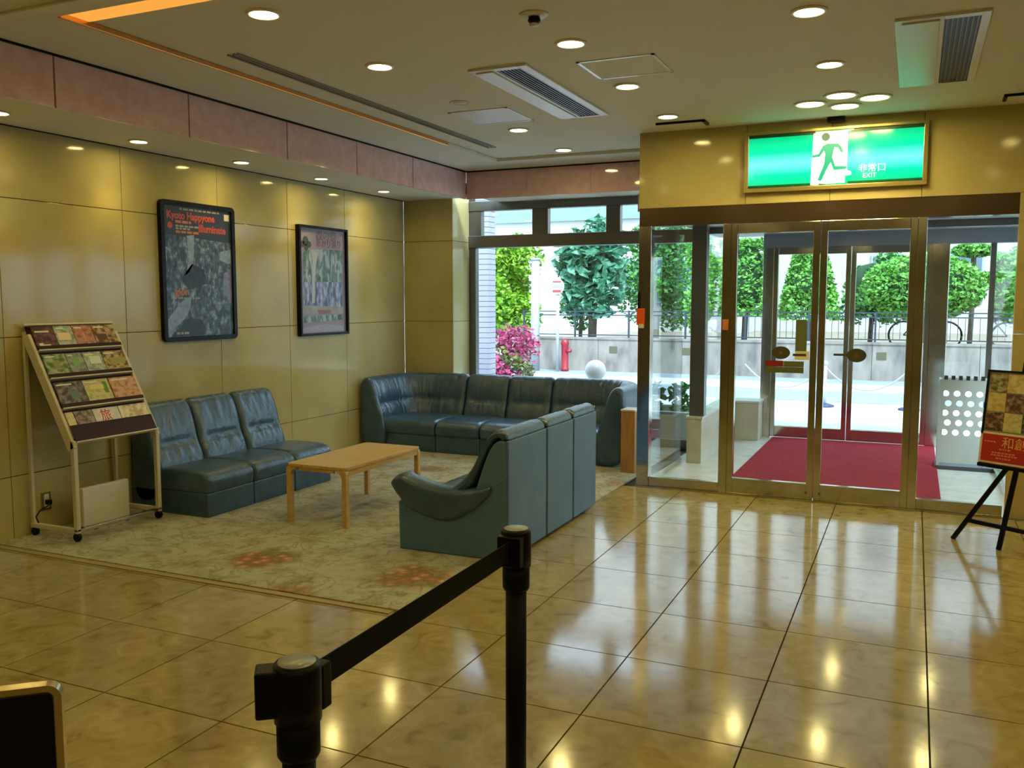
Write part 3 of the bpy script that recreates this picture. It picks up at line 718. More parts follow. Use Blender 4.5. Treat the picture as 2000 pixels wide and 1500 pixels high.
# second poster
po2 = thing('poster_frame', (XPO, 6.93, 1.17), 'narrow black framed forest shrine poster on the stone wall', 'poster')
y0, y1, z0, z1 = 6.555, 7.305, 1.168, 2.172
rr_frame(y0, y1, z0, z1, .022, .005, BLACK, 'frame', po2, .045)
pr_ = bx('print', mat('poster_mauve_paper', (.30, .25, .32), .4, 0, .3), XPO, XPO + .018, y0 + .018, y1 - .018, z0 + .018, z1 - .018, po2)
FOR = noisy('forest_print', [(.34, (.02, .05, .03)), (.44, (.07, .13, .09)), (.52, (.18, .26, .26)), (.58, (.40, .44, .58)), (.66, (.22, .34, .14))], 13, 10, rough=.3, stretch=(1, 1.6, .55), dist=.8)
BLU = noisy('blue_figures_print', [(.35, (.03, .04, .08)), (.46, (.12, .14, .32)), (.55, (.30, .32, .55)), (.64, (.48, .50, .58))], 15, 9, rough=.3, stretch=(1, 1.6, .7))
patch('forest_picture', [(.10, .48), (.90, .48), (.92, .80), (.30, .79), (.10, .76)], FOR, 1)
patch('figure_picture', [(.10, .28), (.90, .26), (.90, .50), (.10, .49)], BLU, 2)
patch('waterfall_print', [(.26, .30), (.32, .30), (.34, .6), (.40, .76), (.30, .78), (.28, .6)], mat('pale_water_print', (.42, .44, .50), .3), 3)
patch('lower_band', [(.08, .20), (.92, .20), (.92, .27), (.10, .29)], noisy('grey_rose_print', [(.3, (.24, .20, .19)), (.7, (.38, .36, .34))], 10, 5, rough=.3), 1)
patch('gate_print', [(.40, .20), (.62, .20), (.66, .235), (.36, .235)], mat('rust_roof_print', (.22, .09, .07), .3), 2)
patch('fence_print', [(.10, .12), (.90, .14), (.90, .19), (.10, .18)], FOR, 2)
patch('stage_print', [(.06, .03), (.94, .03), (.9, .08), (.5, .105), (.1, .08)], mat('lilac_print', (.33, .29, .40), .3), 2)
for u, v, a in ((.16, .86, .07), (.10, .83, .05), (.23, .83, .05), (.17, .80, .05)):
    MB().cyl((xp, y0 + u * (y1 - y0), z0 + v * (z1 - z0)), a * .6, .0012, 16, axis='X').build('emblem', mat('emblem_dark', (.045, .06, .03), .4), pr_)
def ptext(s, size, u, v, m, sx=1.0): text('lettering', s, size, (xp + .0016, y0 + u * (y1 - y0), z0 + v * (z1 - z0)), (0, 1, 0), (0, 0, 1), m, pr_, .0003, sx=sx)
ptext('森の祭', .10, .36, .885, mat('mauve_ink', (.22, .13, .13), .4), 1.1); ptext('あかり巡り', .085, .36, .82, mat('red_ink', (.27, .09, .07), .4), .95)

# ================================================================== BELT BARRIER POSTS
def stanchion(x, y, label, H=.95):
    o = thing('barrier_post', (x, y, 0), label, 'barrier post', 'belt barrier posts on the tiled floor')
    MB().lathe((x, y, 0), [(0, 0), (.16, 0), (.165, .006), (.16, .014), (.05, .03), (.03, .04), (0, .04)]).build('base', BLACKS, o)
    MB().lathe((x, y, 0), [(0, .03), (.0255, .03), (.0255, H - .13), (0, H - .13)]).build('pole', BLACKS, o)
    MB().lathe((x, y, 0), [(0, H - .15), (.029, H - .15), (.033, H - .143), (.033, H - .085), (0, H - .085)]).build('collar', BLACKS, o)
    MB().lathe((x, y, 0), [(0, H - .09), (.036, H - .09), (.037, H - .06), (.037, H - .008), (.034, H), (0, H)]).build('head', BLACK, o)
    MB().lathe((x, y, 0), [(0, H), (.029, H), (.029, H + .0025), (0, H + .0025)]).build('cap', mat('grey_cap', (.38, .40, .40), .35, .3), o)
    return o
NX, NY, FX, FY = -.838, 1.062, -.856, 1.925
bp1 = stanchion(NX, NY, 'black belt barrier post with a belt clip jutting out beside its grey cap')
bp2 = stanchion(FX, FY, 'black belt barrier post standing closer to the sofas')
bd = Vector((FX - NX, FY - NY, 0)).normalized()
for o, (px, py), s_ in ((bp1, (NX, NY), 1), (bp2, (FX, FY), -1)):
    c = Vector((px, py, 0)) + bd * s_ * .036
    MB().box(-.012, .012, -.03, .03, .868, .94, .003, M=Matrix.Translation(c) @ Matrix.Rotation(math.atan2(bd.y, bd.x), 4, 'Z')).build('belt_slot', BLACK, o)
cdir = Vector((-.80, -.60, 0)); c = Vector((NX, NY, 0)) + cdir * .042
MB().box(-.02, .02, -.022, .022, .872, .945, .004, M=Matrix.Translation(c) @ Matrix.Rotation(math.atan2(cdir.y, cdir.x), 4, 'Z')).build('belt_clip', BLACK, bp1)
t = MB(); a = Vector((NX, NY, .908)) + bd * .045; b = Vector((FX, FY, .905)) - bd * .045
t.bar(a, b, .0022, .048); bl = t.build('belt', BELT, bp1)

# ================================================================== DISPLAY AT THE NEAR LEFT
ds = thing('display_stand', (-1.365, .8245, 0), 'dark display panel with rounded silver frame beside the barrier belt', 'display')
DP = Matrix.Translation((-1.365, .8245, 0)) @ Matrix.Rotation(R(42), 4, 'Z')
def drr(y_lo, y_hi, wd, x0, x1, z0, z1, r):
    t = bmesh.new(); n = 0; o_ = rrect(x0, x1, z0, z1, r)
    A = [t.verts.new((a, y_lo, b)) for a, b in o_]; B = [t.verts.new((a, y_hi, b)) for a, b in o_]; n = len(o_)
    for i in range(n): t.faces.new((A[i], A[(i + 1) % n], B[(i + 1) % n], B[i]))
    t.faces.new(A); t.faces.new(B); bmesh.ops.recalc_face_normals(t, faces=list(t.faces)); return t
MB().add(drr(0, .022, 0, -.20, .195, .38, .889, .022), DP).build('frame', mat('champagne_metal', (.70, .58, .36), .22, 1), ds)
MB().add(drr(-.004, .0, 0, -.19, .183, .392, .877, .012), DP).build('screen', mat('dark_screen', (.010, .004, .010), .5, 0, .15), ds)
MB().box(-.03, .03, .005, .03, .02, .40, .004, M=DP).build('stand_post', BLACKS, ds)
MB().box(-.17, .17, -.14, .16, 0, .02, .006, M=DP).build('stand_base', BLACKS, ds)

# ================================================================== EXIT SIGN
es = thing('exit_sign', (-.58, YV, 2.33), 'wide illuminated green exit sign with running figure above the doors', 'sign')
ex0, ex1, ez0, ez1 = -1.165, .012, 2.318, 2.702
GOLD = mat('brass_sign_frame', (.45, .36, .15), .28, .7)
for a in ((ex0 - .03, ex1 + .03, ez1, ez1 + .022), (ex0 - .03, ex1 + .03, ez0 - .03, ez0), (ex0 - .03, ex0, ez0, ez1), (ex1, ex1 + .03, ez0, ez1)):
    MB().box(a[0], a[1], YV - .035, YV - .001, a[2], a[3], .003).build('frame_bar', GOLD, es)
face = bx('face', exit_mat(), ex0, ex1, YV - .022, YV - .002, ez0, ez1, es)
DG = mat('unlit_green_edge', (.0, .09, .03), .3)
for a, b, z0_, z1_ in ((ex0, -.70, ez1 - .022, ez1), (-.46, ex1, ez1 - .022, ez1), (ex0, -.705, ez0, ez0 + .02), (-.47, ex1, ez0, ez0 + .02)): bx('edge_strip', DG, a, b, YV - .0232, YV - .022, z0_, z1_, face)
WLIT = mat('lit_white_film', (.5, .5, .45), .3, emit=(1, .97, .86), es=.95)
SGR = mat('lit_green_figure', (0, .15, .08), .3, emit=(.0, .50, .32), es=.75)
SGD = mat('dark_green_figure', (0, .08, .04), .3, emit=(.0, .12, .08), es=.6)
ypl = YV - .0234
dx0, dx1 = -.712, -.478
MB().prism([(dx0 - .012, ez0 + .004), (dx1 - .012, ez0 + .012), (dx1 - .012, ez0 + .06), (dx1 + .03, ez0 + .065), (dx1 + .03, ez0 + .085), (dx1, ez0 + .10), (dx1, ez1 - .012), (dx1 + .04, ez1 - .004), (dx1 + .04, ez1 + .0), (dx0, ez1 - .014)], 1, ypl, ypl + .001).build('lit_doorway', WLIT, face)
def fig(pts, m, k=1): MB().prism([(dx0 + u * (dx1 - dx0), ez0 + v * (ez1 - ez0)) for u, v in pts], 1, ypl - .001 * k, ypl - .001 * k + .0009).build('running_figure', m, face)
cx_, cz_ = dx0 + .36 * (dx1 - dx0), ez0 + .885 * (ez1 - ez0)
MB().cyl((cx_, ypl - .002, cz_), .028, .001, 20, axis='Y').build('running_figure', SGD, face)
fig([(.28, .72), (.42, .76), (.72, .75), (.80, .70), (.88, .60), (.82, .58), (.72, .68), (.62, .69), (.56, .52), (.66, .34), (.98, .33), (.98, .28), (.62, .27), (.52, .42), (.42, .30), (.26, .08), (.16, .10), (.34, .40), (.36, .58), (.32, .64), (.20, .53), (-.02, .52), (-.02, .56), (.17, .58)], SGR)
fig([(.18, .035), (.42, .02), (.36, .0), (.22, .0)], SGD, 1)
text('lettering', '非常口', .062, (-.405, ypl, ez0 + .085), (1, 0, 0), (0, 0, 1), WLIT, face, .0006)
text('lettering', 'EXIT', .045, (-.375, ypl, ez0 + .040), (1, 0, 0), (0, 0, 1), WLIT, face, .0006)
sn = tag(MB().box(-.62, -.50, YV - .07, YV - .02, HC - .035, HC, .006).build('door_sensor', BLACK, base=(-.56, YV - .045, HC)), 'small black door sensor on ceiling above exit sign', 'sensor')

# ================================================================== CEILING FITTINGS
def lamp(loc, r, label, group, power, cone, blend=.6, name='downlight', r_soft=.05, tilt=0):
    o = thing(name, loc, label, 'ceiling light', group)
    x, y, z = loc
    MB().lathe(loc, [(r * .86, -.002), (r * .9, -.010), (r * 1.08, -.008), (r * 1.14, 0), (r * .86, 0)]).build('trim_ring', TRIMW, o)
    MB().lathe(loc, [(0, -.006), (r * .5, -.006), (r * .86, -.004), (r * .86, -.001), (0, -.001)]).build('lens', LIGHTON, o)
    ld = bpy.data.lights.new('lamp_glow', 'SPOT'); ld.energy = power; ld.color = LAMP; ld.spot_size = R(cone); ld.spot_blend = blend; ld.shadow_soft_size = r_soft
    l = bpy.data.objects.new('lamp_glow', ld); col.objects.link(l); l.parent = o; l.location = (0, 0, -.07); l.rotation_euler = (0, R(tilt), 0)
    return o
L0 = None
MAINLAB = {(-2.735, 3.34): 'warm round downlight beside the end of the slot diffuser away from the window', (-2.752, 4.33): 'warm round downlight alongside the slot diffuser, next before the flush speaker',
  (-1.632, 4.345): 'warm round downlight between the smoke detector and the framed hatch', (-1.637, 5.335): 'warm round downlight just past the aluminium framed hatch',
  (-1.64, 6.314): 'warm round downlight touching the short dark vent by the bulkhead', (-2.80, 6.34): 'warm round downlight beside the plain white hatch on its window side',
  (-2.815, 7.33): 'warm round downlight closest to the window fascia', (-.484, 4.314): 'warm round downlight two places from the cluster of disc lights', (-.478, 5.305): 'warm round downlight next to the cluster of four disc lights',
  (.66, 3.4): 'warm round downlight beyond the green tinted air conditioner', (.66, 5.3): 'warm round downlight beyond the green tinted air conditioner'}
SOFLAB = {4.53: 'soffit downlight between the brochure rack and the city map poster', 5.53: 'soffit downlight over the large city map poster', 6.55: 'soffit downlight just ahead of the narrow forest poster', 7.56: 'soffit downlight closest to the stone pillar'}
main = [(-2.735, 3.34), (-2.752, 4.33), (-1.632, 4.345), (-1.637, 5.335), (-1.64, 6.314), (-2.80, 6.34), (-2.815, 7.33), (-.484, 4.314), (-.478, 5.305),
        (.66, 3.4), (.66, 5.3)]
near = [(-3.4, 1.9), (-2.2, 1.9), (-1.0, 1.9), (.3, 1.9), (1.6, 1.9), (2.6, 3.8), (2.6, 5.8), (-2.2, 0), (0, 0), (2, 0), (-2.2, -2), (0, -2), (2, -2)]  # downlights out of view, added to carry on the lobby's warm ambient light
for x, y in main:
    loc = (x, y, HC)
    if L0 is None: L0 = lamp(loc, .072, 'round recessed downlight glowing warm in the main ceiling', 'downlights in the main ceiling', P_MAIN, 120)
    else: copy_tree(L0, loc)
    l_ = MAINLAB.get((x, y))
    if l_: (L0 if loc == (main[0][0], main[0][1], HC) else LAST[0])['label'] = l_
N0 = None
for x, y in near:
    z = 2.735 if y < 2.72 else HC
    if N0 is None: N0 = lamp((x, y, z), .072, 'round recessed downlight added over the unseen side of the lobby', 'downlights over the unseen side of the lobby', P_BACK, 130)
    else: copy_tree(N0, (x, y, z))
S0 = None
for y in (1.5, 2.51, 3.52, 4.53, 5.53, 6.55, 7.56):
    loc = (-4.78, y, 2.558)
    if S0 is None: S0 = lamp(loc, .06, 'small downlight in the low soffit washing the stone wall', 'downlights in the low soffit', P_SOFF, 78, 1.0, tilt=22)
    else: copy_tree(S0, loc)
    if y in SOFLAB: LAST[0]['label'] = SOFLAB[y]
C0 = None
for x, y in ((-.478, 6.12), (-.682, 6.305), (-.477, 6.464), (-.286, 6.268)):
    if C0 is None: C0 = lamp((x, y, HC), .095, 'broad disc light in the cluster of four above the exit sign', 'cluster of disc lights by the entrance', P_CLUS, 140)
    else: copy_tree(C0, (x, y, HC))
V0 = None
for x, y in ((-1.3, 7.6), (-.6, 7.6), (.2, 7.6), (-.62, 9.2), (.25, 9.2)):
    if V0 is None: V0 = lamp((x, y, 2.2), .06, 'small downlight in the porch ceiling behind the glass doors', 'downlights in the porch ceiling', 3, 120)
    else: copy_tree(V0, (x, y, 2.2))
# warm cove strip along the near edge of the raised tray
cv = thing('cove_light', (-2.2, 2.96, HC), 'warm linear cove lamp along the near edge of the raised ceiling', 'cove light')
MB().box(-3.54, -.6, 2.935, 3.09, HC - .008, HC, .002).build('lamp_strip', mat('amber_lamp_strip', (.5, .3, .1), .5, emit=(1, .40, .06), es=.9), cv)
# air conditioners
ACW = mat('ac_white', (.70, .70, .72), .3); ACD = mat('ac_dark', (.02, .022, .026), .5)
def ac(x0, x1, y0, y1, g0, g1, label):
    o = thing('air_conditioner', ((x0 + x1) / 2, (y0 + y1) / 2, HC), label, 'air conditioner', 'ceiling air conditioners')
    m = MB()
    m.box(x0, g0, y0, y1, HC - .014, HC, .003); m.box(g1, x1, y0, y1, HC - .014, HC, .003); m.box(g0, g1, y0, y0 + .05, HC - .014, HC); m.box(g0, g1, y1 - .03, y1, HC - .014, HC)
    m.build('panel', ACW, o)
    fl = MB().box(x0 + .03, g0 - .02, y0 + .04, y1 - .04, HC - .022, HC - .014, .003).build('outlet_flap', ACW, o)
    bx('grille_recess', ACD, g0, g1, y0 + .05, y1 - .03, HC - .003, HC, o)
    n = 7
    for k in range(n):
        x = g0 + (g1 - g0) * (k + .5) / n
        bx('grille_bar', mat('ac_grey_bar', (.07, .075, .085), .4), x - .004, x + .004, y0 + .05, y1 - .03, HC - .010, HC - .003, o)
    return o
ac(-2.345, -1.99, 4.60, 6.05, -2.19, -2.045, 'white ceiling air conditioner beside the square access hatches')
ac(-.137, .265, 4.60, 6.01, .075, .225, 'white ceiling air conditioner tinted green by the exit sign')
def hatch(x0, x1, y0, y1, m, label):
    o = thing('access_hatch', ((x0 + x1) / 2, (y0 + y1) / 2, HC), label, 'hatch')
    f = MB(); w_ = .018
    for a in ((x0, x0 + w_, y0, y1), (x1 - w_, x1, y0, y1), (x0, x1, y0, y0 + w_), (x0, x1, y1 - w_, y1)): f.box(*a, HC - .005, HC)
    f.build('frame', mat('hatch_alu', (.72, .72, .68), .3, .2), o); bx('lid', m, x0 + w_, x1 - w_, y0 + w_, y1 - w_, HC - .003, HC, o)
hatch(-1.735, -1.30, 4.70, 5.116, CEIL, 'square ceiling access hatch with bright aluminium frame')
hatch(-3.0, -2.553, 5.58, 6.05, ACW, 'plain white ceiling access hatch beside the slot diffuser')
o = thing('slot_diffuser', (-3.33, 5.37, HC), 'long dark slot air diffuser in the ceiling', 'air diffuser')
bx('slot', BLACK, -3.345, -3.295, 3.83, 6.93, HC - .004, HC, o); 
for x in (-3.36, -3.322, -3.295): bx('slot_rail', mat('diffuser_rail', (.28, .27, .22), .4), x, x + .012, 3.80, 6.96, HC - .010, HC, o)
o = thing('ceiling_vent', (-1.6, 6.60, HC), 'short dark edged vent in the ceiling near the exit sign', 'vent')
bx('vent_plate', CEIL, -1.785, -1.43, 6.53, 6.66, HC - .012, HC, o); bx('vent_slot', BLACK, -1.785, -1.43, 6.525, 6.535, HC - .016, HC, o); bx('vent_end', BLACK, -1.445, -1.425, 6.525, 6.68, HC - .018, HC, o)
o = thing('ceiling_vent', (.7, 6.6, HC), 'dark edged vent in the ceiling beyond the green tinted air conditioner', 'vent')
bx('vent_plate', CEIL, .47, .9, 6.53, 6.66, HC - .012, HC, o); bx('vent_slot', BLACK, .47, .9, 6.525, 6.535, HC - .016, HC, o); bx('vent_end', BLACK, .463, .483, 6.525, 6.68, HC - .018, HC, o)
o = thing('smoke_detector', (-1.625, 3.854, HC), 'round white smoke detector with dark centre on the ceiling', 'smoke detector')
MB().lathe((-1.625, 3.854, HC), [(0, -.012), (.05, -.012), (.066, -.006), (.068, 0), (0, 0)]).build('plate', WHITE, o)
MB().lathe((-1.625, 3.854, HC), [(.02, -.012), (.026, -.014), (.03, -.03), (.022, -.038), (0, -.04)]).build('sensor_cage', BLACK, o)
MB().lathe((-1.625, 3.854, HC), [(0, -.052), (.022, -.05), (.024, -.042), (0, -.038)]).build('sensor_cap', WHITE, o)
o = thing('ceiling_speaker', (-2.774, 5.327, HC), 'small flush round ceiling speaker between two downlights', 'speaker')
MB().lathe((-2.774, 5.327, HC), [(.052, -.002), (.058, -.006), (.068, -.005), (.07, 0), (.052, 0)]).build('ring', RACKP, o)
MB().lathe((-2.774, 5.327, HC), [(0, -.004), (.052, -.003), (.052, 0), (0, 0)]).build('grille', CEIL, o)

# ================================================================== EASEL SIGN
ez = thing('easel_sign', (.62, 5.93, 0), 'black easel holding a red and gold restaurant board by the doors', 'easel')
EO = Vector((.389, 6.0, 0)); er = Vector((.835, -.55, 0)).normalized(); en = Vector((-er.y, er.x, 0)) * -1   # en faces the lobby
en = Vector((er.y, -er.x, 0))
lean = .12
def ep(u, z, h=0):   # point on the leaning board
    return EO + er * u + Vector((0, 0, z)) + en * (h - (z - .52) * lean)
bu = (Vector((0, 0, 1)) - en * lean).normalized(); bn = er.cross(bu)
EM = lambda u, z, h=0: Matrix(((er.x, bu.x, bn.x, 0), (er.y, bu.y, bn.y, 0), (er.z, bu.z, bn.z, 0), (0, 0, 0, 1)))
def ebox(u0, u1, z0_, z1_, h0, h1, bev=0):
    p = EO + Vector((0, 0, .52)); M = Matrix.Translation(p) @ EM(0, 0)
    return MB().box(u0, u1, z0_ - .52, z1_ - .52, h0, h1, bev, 2, M)
BW = .46
bo = ebox(0, BW, .525, 1.085, 0, .012, .002).build('board', mat('board_grey_green', (.20, .22, .16), .5), ez)
ebox(0, .012, .70, 1.085, .012, .018).build('board_edge', BLACK, bo); ebox(BW - .012, BW, .70, 1.085, .012, .018).build('board_edge', BLACK, bo); ebox(0, BW, 1.073, 1.085, .012, .018).build('board_edge', BLACK, bo)
FOOD = [((.10, .07, .03), (.25, .20, .10), (.34, .34, .22)), ((.40, .30, .10), (.50, .40, .18), (.55, .46, .24)), ((.20, .08, .04), (.42, .16, .08), (.50, .36, .22)),
        ((.42, .30, .10), (.52, .38, .16), (.50, .44, .22)), ((.06, .03, .02), (.16, .09, .06), (.30, .20, .16)), ((.20, .02, .02), (.36, .07, .05), (.42, .16, .10)),
        ((.04, .02, .02), (.12, .06, .03), (.34, .20, .16)), ((.40, .34, .14), (.50, .42, .20), (.52, .45, .24)), ((.01, .015, .015), (.05, .06, .06), (.30, .32, .26)),
        ((.34, .2, .1), (.45, .3, .15), (.5, .4, .2)), ((.1, .05, .03), (.3, .15, .08), (.4, .3, .2)), ((.42, .36, .16), (.5, .42, .2), (.52, .45, .24))]
k = 0
for r in range(3):
    for c in range(4):
        ebox(.018 + c * .107, .018 + (c + 1) * .107 - .002, .955 - r * .115, 1.065 - r * .115, .012, .0135).build('food_photo', cover('food_%d' % k, *FOOD[(r * 3 + c) % 12 if c < 3 else 9 + r], 34), bo); k += 1
rp_ = ebox(.0, BW, .53, .715, .012, .016).build('red_panel_border', mat('cream_border', (.62, .50, .36), .5), bo)
ebox(.014, BW - .014, .542, .703, .016, .0175).build('red_panel', mat('board_red', (.36, .012, .012), .4), rp_)
def etext(s, size, u, z, m): text('lettering', s, size, EO + Vector((0, 0, .52)) + er * u + bu * (z - .52) + bn * .018, er, bu, m, rp_, .0004)
GY = mat('gold_print', (.62, .36, .08), .4); PK = mat('rose_print', (.62, .22, .14), .4)
etext('和創', .075, .13, .632, GY); 
rg = random.Random(3)
for u, z, n in ((.028, .655, 4), (.12, .614, 4), (.08, .592, 7), (.075, .578, 8), (.105, .560, 5)):
    for _ in range(n):
        w_ = rg.uniform(.008, .02); ebox(u, u + w_, z, z + .008, .0175, .018).build('small_print', PK, rp_); u += w_ + .005
MB().bar(EO + er * -.005 + Vector((0, 0, .515)) + en * -.01, EO + er * (BW + .005) + Vector((0, 0, .515)) + en * -.01, .05, .022, .003).build('ledge', BLACKS, ez)
def eleg(a, b, name='leg'): MB().bar(a, b, .026, .022, .003, up=en).build(name, BLACKS, ez)
f1 = Vector((.273, 6.16, 0)); f2 = Vector((.516, 5.995, 0)); f3 = f1 + er * .62
top = ep(BW / 2, 1.30, -.04)
eleg(f1, ep(.17, .53, -.02)); eleg(ep(.17, .53, -.02), ep(BW / 2 - .03, 1.22, -.03), 'upper_leg'); 
eleg(f3, ep(BW - .17, .53, -.02)); eleg(ep(BW - .17, .53, -.02), ep(BW / 2 + .03, 1.22, -.03), 'upper_leg')
eleg(f2, ep(.21, .54, -.035)); eleg(ep(.21, .54, -.035), ep(BW / 2, 1.2, -.045), 'upper_leg')
def onl(a, b, q): return a + (b - a) * q
eleg(onl(f1, ep(.17, .53, -.02), .27), onl(f3, ep(BW - .17, .53, -.02), .27), 'cross_bar')

# ================================================================== PORCH THINGS
rm = tag(MB().prism(rrect(-1.36, .232, 7.0, 9.94, .03), 2, 0, .014).build('entrance_mat', REDMAT, base=(-.56, 8.5, 0)), 'large red entrance mat on the porch floor between the glass doors', 'mat')
us = thing('umbrella_stand', (.41, 8.78, 0), 'grey umbrella stand with a perforated front in the porch', 'umbrella stand')
UG = mat('umbrella_stand_grey', (.40, .43, .41), .4)
ux0, ux1, uy0, uy1 = .225, .62, 8.70, 8.95
def perforated(x0, x1, z0, z1, y, th, rows_, m):
    t = bmesh.new(); rects = []
    # each hole is an octagon cut in its own square cell; cells tile the band
    n = 4; cw = (x1 - x0) / n
    for r in range(rows_):
        zz0 = z0 + (z1 - z0) * r / rows_; zz1 = z0 + (z1 - z0) * (r + 1) / rows_
        sh = cw * .25 if r % 2 else -cw * .25
        for c in range(n):
            a, b = x0 + cw * c, x0 + cw * (c + 1); cx = (a + b) / 2 + sh * .5; cz = (zz0 + zz1) / 2; rad = min(cw, zz1 - zz0) * .33
            ang = [R(22.5 + 45 * k) for k in range(8)]
            hole = [(cx + rad * math.cos(q), cz + rad * math.sin(q)) for q in ang]
            sq = [(b, cz), (b, zz1), (cx, zz1), (a, zz1), (a, cz), (a, zz0), (cx, zz0), (b, zz0)]
            for yy, flip in ((y, 0), (y + th, 1)):
                H = [t.verts.new((p, yy, q)) for p, q in hole]; S = [t.verts.new((p, yy, q)) for p, q in sq]
                for k in range(8):
                    f = [H[k - 1], H[k], S[k]] if False else [S[k], S[(k + 1) % 8], H[k]]
                    t.faces.new(f if flip else f[::-1]); g = [H[k - 1], S[k], H[k]]
                    t.faces.new(g if flip else g[::-1])
                if flip:
                    for k in range(8): t.faces.new((Hp[k - 1], Hp[k], H[k], H[k - 1]))
                Hp = H
    return MB().add(t).build('perforated_front', m, us)
perforated(ux0 + .02, ux1 - .02, .29, .72, uy0, .004, 5, UG)
bx('front_plate', UG, ux0 + .02, ux1 - .02, uy0, uy0 + .006, .06, .29, us); bx('front_plate', UG, ux0 + .02, ux1 - .02, uy0, uy0 + .006, .72, .80, us)
for x in (ux0, ux1 - .02):
    for y in (uy0, uy1 - .02): bx('post', UG, x, x + .02, y, y + .02, .03, .80, us)
bx('base_tray', mat('umbrella_base', (.04, .045, .06), .4), ux0 - .01, ux1 + .05, uy0 - .02, uy1 + .02, 0, .035, us)
for x in (ux0, ux1 - .02): bx('top_rail', UG, x, x + .02, uy0 + .02, uy1 - .02, .78, .80, us)
for q in range(3): bx('top_rail', UG, ux0 + .02, ux1 - .02, uy0 + .02 + q * .1, uy0 + .03 + q * .1, .785, .80, us)
for q in range(6):
    x = ux0 + .035 + q * .058
    bx('umbrella_lock', ACD, x, x + .03, uy0 - .004, uy0 + .02, .80, .835, us)
# wooden pedestal beside the curved sofa
wb = thing('wooden_pedestal', (-2.21, 7.42, FZ), 'narrow orange wood pedestal with white top beside the curved sofa', 'pedestal')
MB().box(-2.272, -2.148, 7.33, 7.52, FZ, .545, .004).build('body', WOOD2, wb); MB().box(-2.276, -2.144, 7.326, 7.524, .545, .56, .003).build('top', WHITE, wb)

# ================================================================== OUTDOORS
def leafmat(name, c1, c2, c3): return noisy(name, [(.32, c1), (.5, c2), (.7, c3)], 7, 5, rough=.55, spec=.3)
LG = leafmat('lime_leaves', (.07, .20, .012), (.18, .38, .02), (.32, .52, .05))
MG = leafmat('mid_green_leaves', (.03, .14, .03), (.09, .30, .07), (.20, .48, .14))
BG = leafmat('blue_green_leaves', (.012, .08, .04), (.04, .17, .09), (.15, .33, .22))
TG = leafmat('topiary_leaves', (.04, .16, .02), (.13, .36, .05), (.28, .55, .12))
PKF = leafmat('azalea_petals', (.20, .012, .06), (.36, .04, .12), (.46, .12, .20))
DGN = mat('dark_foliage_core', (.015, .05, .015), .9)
BARK = noisy('dark_bark', [(.3, (.05, .04, .03)), (.7, (.12, .10, .08))], 12, 4, rough=.9)
def leaves(name, parent, m, c, rad, n, size, shape='ball', seed=0, shell=.25, asp=.55):
    rg = random.Random(seed); V = []; F = []; lobes = []
    for _ in range(n):
        while True:
            p = Vector((rg.uniform(-1, 1), rg.uniform(-1, 1), rg.uniform(-1, 1)))
            if shape == 'ball' and 1e-3 < p.length <= 1: p = p.normalized() * (1 - shell * rg.random() ** 1.5); break
            if shape == 'box':
                k = rg.randrange(3); p[k] = math.copysign(1 - .2 * rg.random(), p[k]); break
            if shape == 'cone':
                q = (p.z + 1) / 2; rr = (1 - .55 * q ** 1.4) * (1 if q < .93 else .6)
                a = rg.uniform(0, 2 * math.pi); rad_ = rr * (1 - .25 * rg.random()); p = Vector((math.cos(a) * rad_, math.sin(a) * rad_, p.z)); break
            if shape == 'loose':
                if not lobes:
                    for _k in range(16):
                        a_ = rg.uniform(0, 6.283); h_ = rg.uniform(-.75, .8); q_ = math.sqrt(1 - h_ * h_) * rg.uniform(.35, .75); lobes.append((Vector((math.cos(a_) * q_, math.sin(a_) * q_, h_)), rg.uniform(.33, .50)))
                if p.length > 1 or p.length < .25: continue
                cc, rr_ = rg.choice(lobes); p = cc + p * rr_; break
        p = Vector((c[0] + p.x * rad[0], c[1] + p.y * rad[1], c[2] + p.z * rad[2]))
        d = Vector((rg.gauss(0, 1), rg.gauss(0, 1), rg.gauss(0, .6))).normalized(); e = d.cross(Vector((rg.gauss(0, 1), rg.gauss(0, 1), rg.gauss(0, 1)))).normalized()
        s = size * rg.uniform(.6, 1.3); i = len(V)
        V += [p - d * s, p + e * s * asp, p + d * s, p - e * s * asp]; F.append((i, i + 1, i + 2, i + 3))
    me = bpy.data.meshes.new(name); me.from_pydata(V, [], F); me.materials.append(m)
    o = link(name, me, parent); o['kind'] = 'stuff'; return o
TZ0 = .55
def tree(name, x, y, label, m, c, rad, n, size, shape, trunk=.06, core=.8, z0=TZ0, seed=0, group=None, shell=.25, asp=.55, cat='tree'):
    o = thing(name, (x, y, z0), label, cat, group)
    MB().tube([(x, y, z0), (x + .02, y, (z0 + c) / 2), (x, y, c)], trunk, 8).build('trunk', BARK, o)
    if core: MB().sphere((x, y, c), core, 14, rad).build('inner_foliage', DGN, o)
    leaves('foliage', o, m, (x, y, c), rad, n, size, shape, seed, shell, asp); return o
tree('lime_tree', -8.62, 18.9, 'bright lime green tree by the white pole', LG, 1.86, (.95, .6, 1.05), 7000, .07, 'loose', .05, 0, z0=-.012, seed=1)
tree('young_tree', -7.3, 20.2, 'small green tree behind the round road sign', MG, 1.60, (.75, .55, .80), 3200, .06, 'loose', .05, 0, seed=2)
tree('broadleaf_tree', -6.5, 18.75, 'tree with large drooping blue green leaves behind the fence', BG, 1.98, (.82, .45, 1.15), 1400, .17, 'loose', .10, 0, seed=3, asp=.42)
tree('round_tree', -5.4, 20.0, 'dense mid green tree beside the drooping large leaved tree', MG, 2.05, (1.15, .6, 1.15), 6500, .06, 'loose', .08, 0, seed=4)
tree('slim_tree', -4.13, 18.9, 'slim green tree seen through the left porch glass', TG, 1.85, (.42, .36, .95), 2600, .055, 'loose', .05, 0, seed=5)
